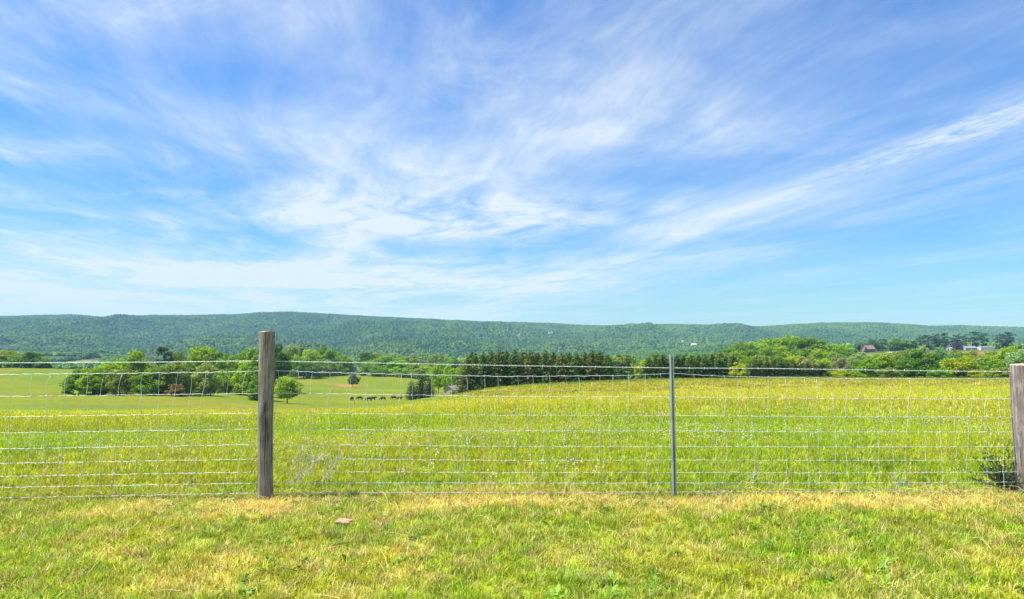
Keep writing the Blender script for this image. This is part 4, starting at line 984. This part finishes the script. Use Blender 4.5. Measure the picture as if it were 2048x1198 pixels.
# ------------------------------------------------------------------ cattle
def cow_mesh(seed, graze=True):
    me = bpy.data.meshes.new('cow_skeleton')
    hd = [(-1.02, 0, 0.95), (-1.32, 0, 0.50), (-1.55, 0, 0.18)] if graze else [(-1.05, 0, 1.18), (-1.25, 0, 1.20), (-1.58, 0, 1.02)]
    V = [(0.15, 0, 1.0), (-0.55, 0, 1.05), (0.75, 0, 1.08), (-0.78, 0, 1.12)] + hd
    E = [(0, 1), (0, 2), (1, 3), (3, 4), (4, 5), (5, 6)]; R = [(.47, .46), (.45, .44), (.41, .42), (.34, .36), (.19, .22), (.15, .16), (.09, .09)]
    rr = random.Random(seed)
    for sx in (-1, 1):
        o = len(V); a = rr.uniform(-0.12, 0.12)
        V += [(-0.62, 0.20 * sx, 0.75), (-0.62 + a, 0.20 * sx, 0.40), (-0.60 + a, 0.20 * sx, 0.0)]; E += [(1, o), (o, o + 1), (o + 1, o + 2)]; R += [(.17, .17), (.10, .10), (.09, .09)]
        o = len(V); b = rr.uniform(-0.12, 0.12)
        V += [(0.80, 0.20 * sx, 0.78), (0.92 + b, 0.20 * sx, 0.42), (0.84 + b, 0.20 * sx, 0.0)]; E += [(2, o), (o, o + 1), (o + 1, o + 2)]; R += [(.22, .22), (.11, .11), (.09, .09)]
        o = len(V); h = Vector(hd[1]); V += [(h.x + 0.08, 0.22 * sx, h.z + 0.12)]; E += [(5, o)]; R += [(.05, .03)]
    o = len(V); V += [(1.10, 0, 1.15), (1.20, 0, 0.6), (1.20, 0, 0.4)]; E += [(2, o), (o, o + 1), (o + 1, o + 2)]; R += [(.06, .06), (.025, .025), (.05, .05)]
    me.from_pydata(V, E, []); ob = bpy.data.objects.new('cow_skeleton', me); COL.objects.link(ob)
    md = ob.modifiers.new('skin', 'SKIN'); ob.modifiers.new('sub', 'SUBSURF').levels = 1
    for i, sv in enumerate(me.skin_vertices[0].data): sv.radius = R[i]; sv.use_root = (i == 0)
    dg = bpy.context.evaluated_depsgraph_get(); new = bpy.data.meshes.new_from_object(ob.evaluated_get(dg)); bpy.data.objects.remove(ob)
    new.name = 'cow_body'; new.polygons.foreach_set('use_smooth', [True] * len(new.polygons)); return new
M_COW = mat_plain('black_hide', (0.018, 0.016, 0.016), 0.6, 0, 0.4, 3, 0); M_COWB = mat_plain('dark_brown_hide', (0.075, 0.03, 0.016), 0.6, 0, 0.4, 3, 0)
CG, CS = cow_mesh(1, True), cow_mesh(2, False)
for (px, py, me, rot, brown, lab) in ((706.5, 801, CG, 1.35, 0, 'black cow seen end on at the head of the grazing line'), (722, 800, CG, 0.35, 1, 'dark brown cow grazing among the black cattle'),
                               (740.5, 801.5, CG, 0.15, 0, 'black cow grazing nose to tail with a standing black cow'), (748.5, 800.5, CS, 3.3, 0, 'black cow standing close behind a grazing black cow'),
                               (768, 800.5, CG, 0.7, 0, 'thickset black cow grazing alone in a gap of the line'), (789.5, 799, CG, 0.1, 0, 'black cow grazing full length near the three cedars'), (801.5, 800, CS, 2.7, 0, 'black cow at the end of the line nearest the cedars')):
    lo, hi = 150.0, 260.0
    for _ in range(30):
        mid = (lo + hi) / 2; g = spot(px, mid); q = float(project(np.array([g.x, g.y, g.z]))[1])
        if q > py: lo = mid
        else: hi = mid
    g = spot(px, (lo + hi) / 2); o = obj('cow', me); me.materials.clear() if False else None
    if brown: o.data = me.copy(); o.data.materials.append(M_COWB)
    elif not me.materials: me.materials.append(M_COW)
    o.location = (g.x, g.y, g.z - 0.03); o.rotation_euler = (0, 0, rot); o.scale = (1.05,) * 3
    tag(o, lab, 'cow', 'cattle grazing in the valley')

# ------------------------------------------------------------------ buildings
M_PINKW = mat_plain('faded_board_wall', (0.42, 0.31, 0.25), 0.9, 0, 0.2, 2.5, 0.2, (4, 4, 0.5)); M_SHROOF = mat_plain('weathered_tin_roof', (0.26, 0.23, 0.24), 0.6, 0.2, 0.25, 1.5, 0.1)
M_WHITEW = mat_plain('white_painted_wall', (0.80, 0.80, 0.78), 0.7, 0, 0.06, 1.0); M_GREYR = mat_plain('grey_shingle_roof', (0.22, 0.22, 0.26), 0.8, 0, 0.2, 1.0); M_REDR = mat_plain('faded_red_roof', (0.24, 0.14, 0.13), 0.85, 0, 0.2, 1.0)
M_GREYW = mat_plain('grey_painted_wall', (0.34, 0.35, 0.38), 0.8, 0, 0.15, 1.0); M_BRICK = mat_plain('brick_wall', (0.24, 0.14, 0.12), 0.9, 0, 0.2, 1.5); M_DARK = mat_plain('dark_opening', (0.03, 0.03, 0.035), 0.3, 0, 0.1, 1.0, spec=0.5); M_WHITER = mat_plain('white_metal_roof', (0.72, 0.73, 0.75), 0.5, 0.1, 0.05, 1.0)

def house(name, label, px, raw, rot, L, W, eave, rise, wall, roof, cat='house', win=3, door=True, sink=0.3, chimney=False):
    g = spot(px, raw); root = empty(name, (g.x, g.y, g.z), rot); tag(root, label, cat)
    mb = MB(); x, y = L / 2, W / 2
    V = [(-x, -y, -sink), (x, -y, -sink), (x, y, -sink), (-x, y, -sink), (-x, -y, eave), (x, -y, eave), (x, y, eave), (-x, y, eave), (-x, 0, eave + rise), (x, 0, eave + rise)]
    mb.add(V, [(0, 1, 5, 4), (2, 3, 7, 6), (1, 2, 6, 9, 5), (3, 0, 4, 8, 7), (4, 5, 9, 8), (6, 7, 8, 9), (3, 2, 1, 0)]); obj('wall', mb.mesh('wall', wall), root)
    rm = MB(); o = 0.35; sl = rise / y
    for s in (-1, 1):
        a = [(-x - o, s * (y + o), eave - o * sl + 0.06), (x + o, s * (y + o), eave - o * sl + 0.06), (x + o, 0, eave + rise + 0.06), (-x - o, 0, eave + rise + 0.06)]
        b = [(p[0], p[1], p[2] + 0.14) for p in a]; Q = [(0, 1, 2, 3), (7, 6, 5, 4), (0, 4, 5, 1), (1, 5, 6, 2), (2, 6, 7, 3), (3, 7, 4, 0)]
        rm.add(a + b, Q)
    ro = obj('roof', rm.mesh('roof', roof), root)
    if chimney:
        cm = MB(); cm.box(x * 0.4 - 0.35, x * 0.4 + 0.35, 0.4, 1.1, eave + rise * 0.3, eave + rise + 0.9); obj('chimney', cm.mesh('chimney', M_BRICK), ro)
    for s in (-1, 1):
        for k in range(win):
            wx = -x + L * (k + 0.75) / (win + 0.5); wm = MB(); wm.box(wx - 0.5, wx + 0.5, s * y - 0.06, s * y + 0.06, eave * 0.42, eave * 0.42 + min(1.2, eave * 0.4)); obj('window', wm.mesh('window', M_DARK), root)
    if door:
        dm = MB(); dm.box(-x - 0.05, -x + 0.05, -0.8, 0.8, 0.0, min(2.1, eave * 0.95)); obj('door', dm.mesh('door', M_DARK), root)
    return root
house('shed', 'small gabled shed with faded pinkish walls in the valley pasture', 906, 190, math.radians(62), 5.2, 4.4, 1.9, 1.35, M_PINKW, M_SHROOF, 'shed', 0, False)
house('house', 'small white house with grey roof among trees at the valley head', 711, 432, 0.5, 8, 6.5, 4.2, 2.4, M_WHITEW, M_GREYR, 'house', 2)
house('garden_shed', 'tiny white outbuilding just beside the small white house', 724, 426, 0.2, 3.2, 2.6, 2.0, 0.8, M_WHITEW, M_WHITER, 'shed', 0)
house('farmhouse', 'brick farmhouse with faded red roof and narrow cypress in front', 1734, 562, 0.2, 12, 9, 4.0, 4.2, M_BRICK, M_REDR, 'house', 3, chimney=True)
house('farm_building', 'long low white building on the hilltop beside the big lone pine', 1966, 556, 0.06, 17, 8, 3.4, 0.8, M_WHITEW, M_GREYR, 'building', 4)
house('farm_building', 'grey roofed farm building near the purple leaved tree', 1934, 556, 0.1, 15, 8, 2.4, 2.2, M_GREYW, M_GREYR, 'building', 3)
house('farm_building', 'small grey roofed building left of the purple leaved tree', 1898, 560, 0.3, 8, 7, 2.2, 1.6, M_GREYW, M_GREYR, 'building', 2)
house('farm_shed', 'low white shed roof showing below the red roofed farmhouse', 1775, 500, 0.1, 5.5, 4, 1.2, 0.5, M_WHITEW, M_WHITER, 'shed', 2)
for (hx, hy, hr, hw), lab, L in zip(HOUSE_SPOTS, ('broad white house in a clearing high on the forested ridge', 'tiny white house in the forest below the broad ridge house', 'single small white house on the forested slope past the steel post', 'pair of low pale roofs strung along the forested slope', 'white house at the foot of the slope above the wooded knoll', 'low building in the pale clearing on the lower slope'), (24, 11, 10, 22, 11, 12)):
    house('hillside_house', lab, hx, hr, 0.15, L, 9, 7.0 if hx != 888 else 3.5, 3.5, M_WHITEW, M_GREYR if hx != 1386 else M_WHITER, 'house', 3)

def mast(px, raw, top, label):
    g = spot(px, raw); H = at_depth(px, top, g.y).z - g.z; root = empty('radio_mast', (g.x, g.y, g.z)); tag(root, label, 'mast'); M = M_STEEL; w = 0.9
    for k in range(3):
        a = k * 2.094; mb = MB(); mb.tube([(w * math.cos(a), w * math.sin(a), -1), (w * 0.5 * math.cos(a), w * 0.5 * math.sin(a), H)], 0.16, 5); obj('mast_leg', mb.mesh('mast_leg', M), root)
    br = MB(); n = 18
    for i in range(n):
        for k in range(3):
            a, b = k * 2.094, (k + 1) * 2.094; z0, z1 = H * i / n, H * (i + 1) / n; q0, q1 = w * (1 - 0.5 * i / n), w * (1 - 0.5 * (i + 1) / n)
            br.tube([(q0 * math.cos(a), q0 * math.sin(a), z0), (q1 * math.cos(b), q1 * math.sin(b), z1)], 0.10, 4)
    obj('lattice_bracing', br.mesh('bracing', M), root)
mast(563, 3000, 611, 'thin lattice radio mast on the highest part of the ridge')
mast(1917, 3000, 642, 'thin lattice radio mast on the ridge above the hilltop pines')

def flagpole():
    g = spot(1939, 548); H = at_depth(1939, 683, g.y).z - g.z; o = empty('flagpole', g); tag(o, 'tall white pole in front of the grey roofed farm building', 'pole')
    mb = MB(); mb.tube([(0, 0, -0.3), (0, 0, H * 0.5), (0, 0, H)], [0.16, 0.13, 0.09], 8); obj('pole_shaft', mb.mesh('pole', M_WHITEW), o)
    mb = MB(); mb.tube([(0, 0, H), (0, 0, H + 0.12), (0, 0, H + 0.3)], [0.12, 0.22, 0.05], 8); obj('finial', mb.mesh('finial', M_WHITEW), o)
flagpole()
def marker(px, py, h, label):
    g = spot(px, 172); o = empty('marker_stake', g); tag(o, label, 'stake'); mb = MB(); mb.tube([(0, 0, -0.2), (0, 0, h * 0.8)], 0.05, 6); obj('stake', mb.mesh('stake', M_BARK), o)
    mb = MB(); mb.tube([(0, 0, h * 0.8), (0, 0, h * 0.9), (0, 0, h)], [0.14, 0.17, 0.1], 8); obj('white_cap', mb.mesh('cap', M_WHITEW), o)
marker(712, 807, 1.9, 'thin stake with white cap in front of the grazing cattle')
for px, raw in ((864, 191), (870, 190.5), (876, 190), (884, 189.5)):
    g = spot(px, raw); o = obj('pasture_post', bpy.data.meshes.get('pasture_post_m') or (lambda m: (m.tube([(0, 0, -0.3), (0.01, 0, 0.7), (0, 0, 1.35)], [0.11, 0.10, 0.09], 7), m.mesh('pasture_post_m', M_PALEBARK))[1])(MB())); o.location = g
    tag(o, 'short pale wooden post in the paddock fence running up to the shed', 'fence post', 'paddock posts by the shed')

# ------------------------------------------------------------------ air
def haze():
    me = bpy.data.meshes.new('haze'); mb = MB(); mb.box(-6900, 6900, -900, 7000, -140, 260); me = mb.mesh('haze')
    m, T, out = new_mat('haze_air'); v = T.n('ShaderNodeVolumePrincipled'); v.inputs['Color'].default_value = (0.40, 0.76, 1.0, 1); v.inputs['Density'].default_value = 0.000082; v.inputs['Anisotropy'].default_value = 0.0
    T.link(v.outputs[0], out.inputs['Volume']); o = obj('haze', me, mat=m); tag(o, 'thin bluish summer haze lying over the valley', 'haze', kind='stuff')
haze()
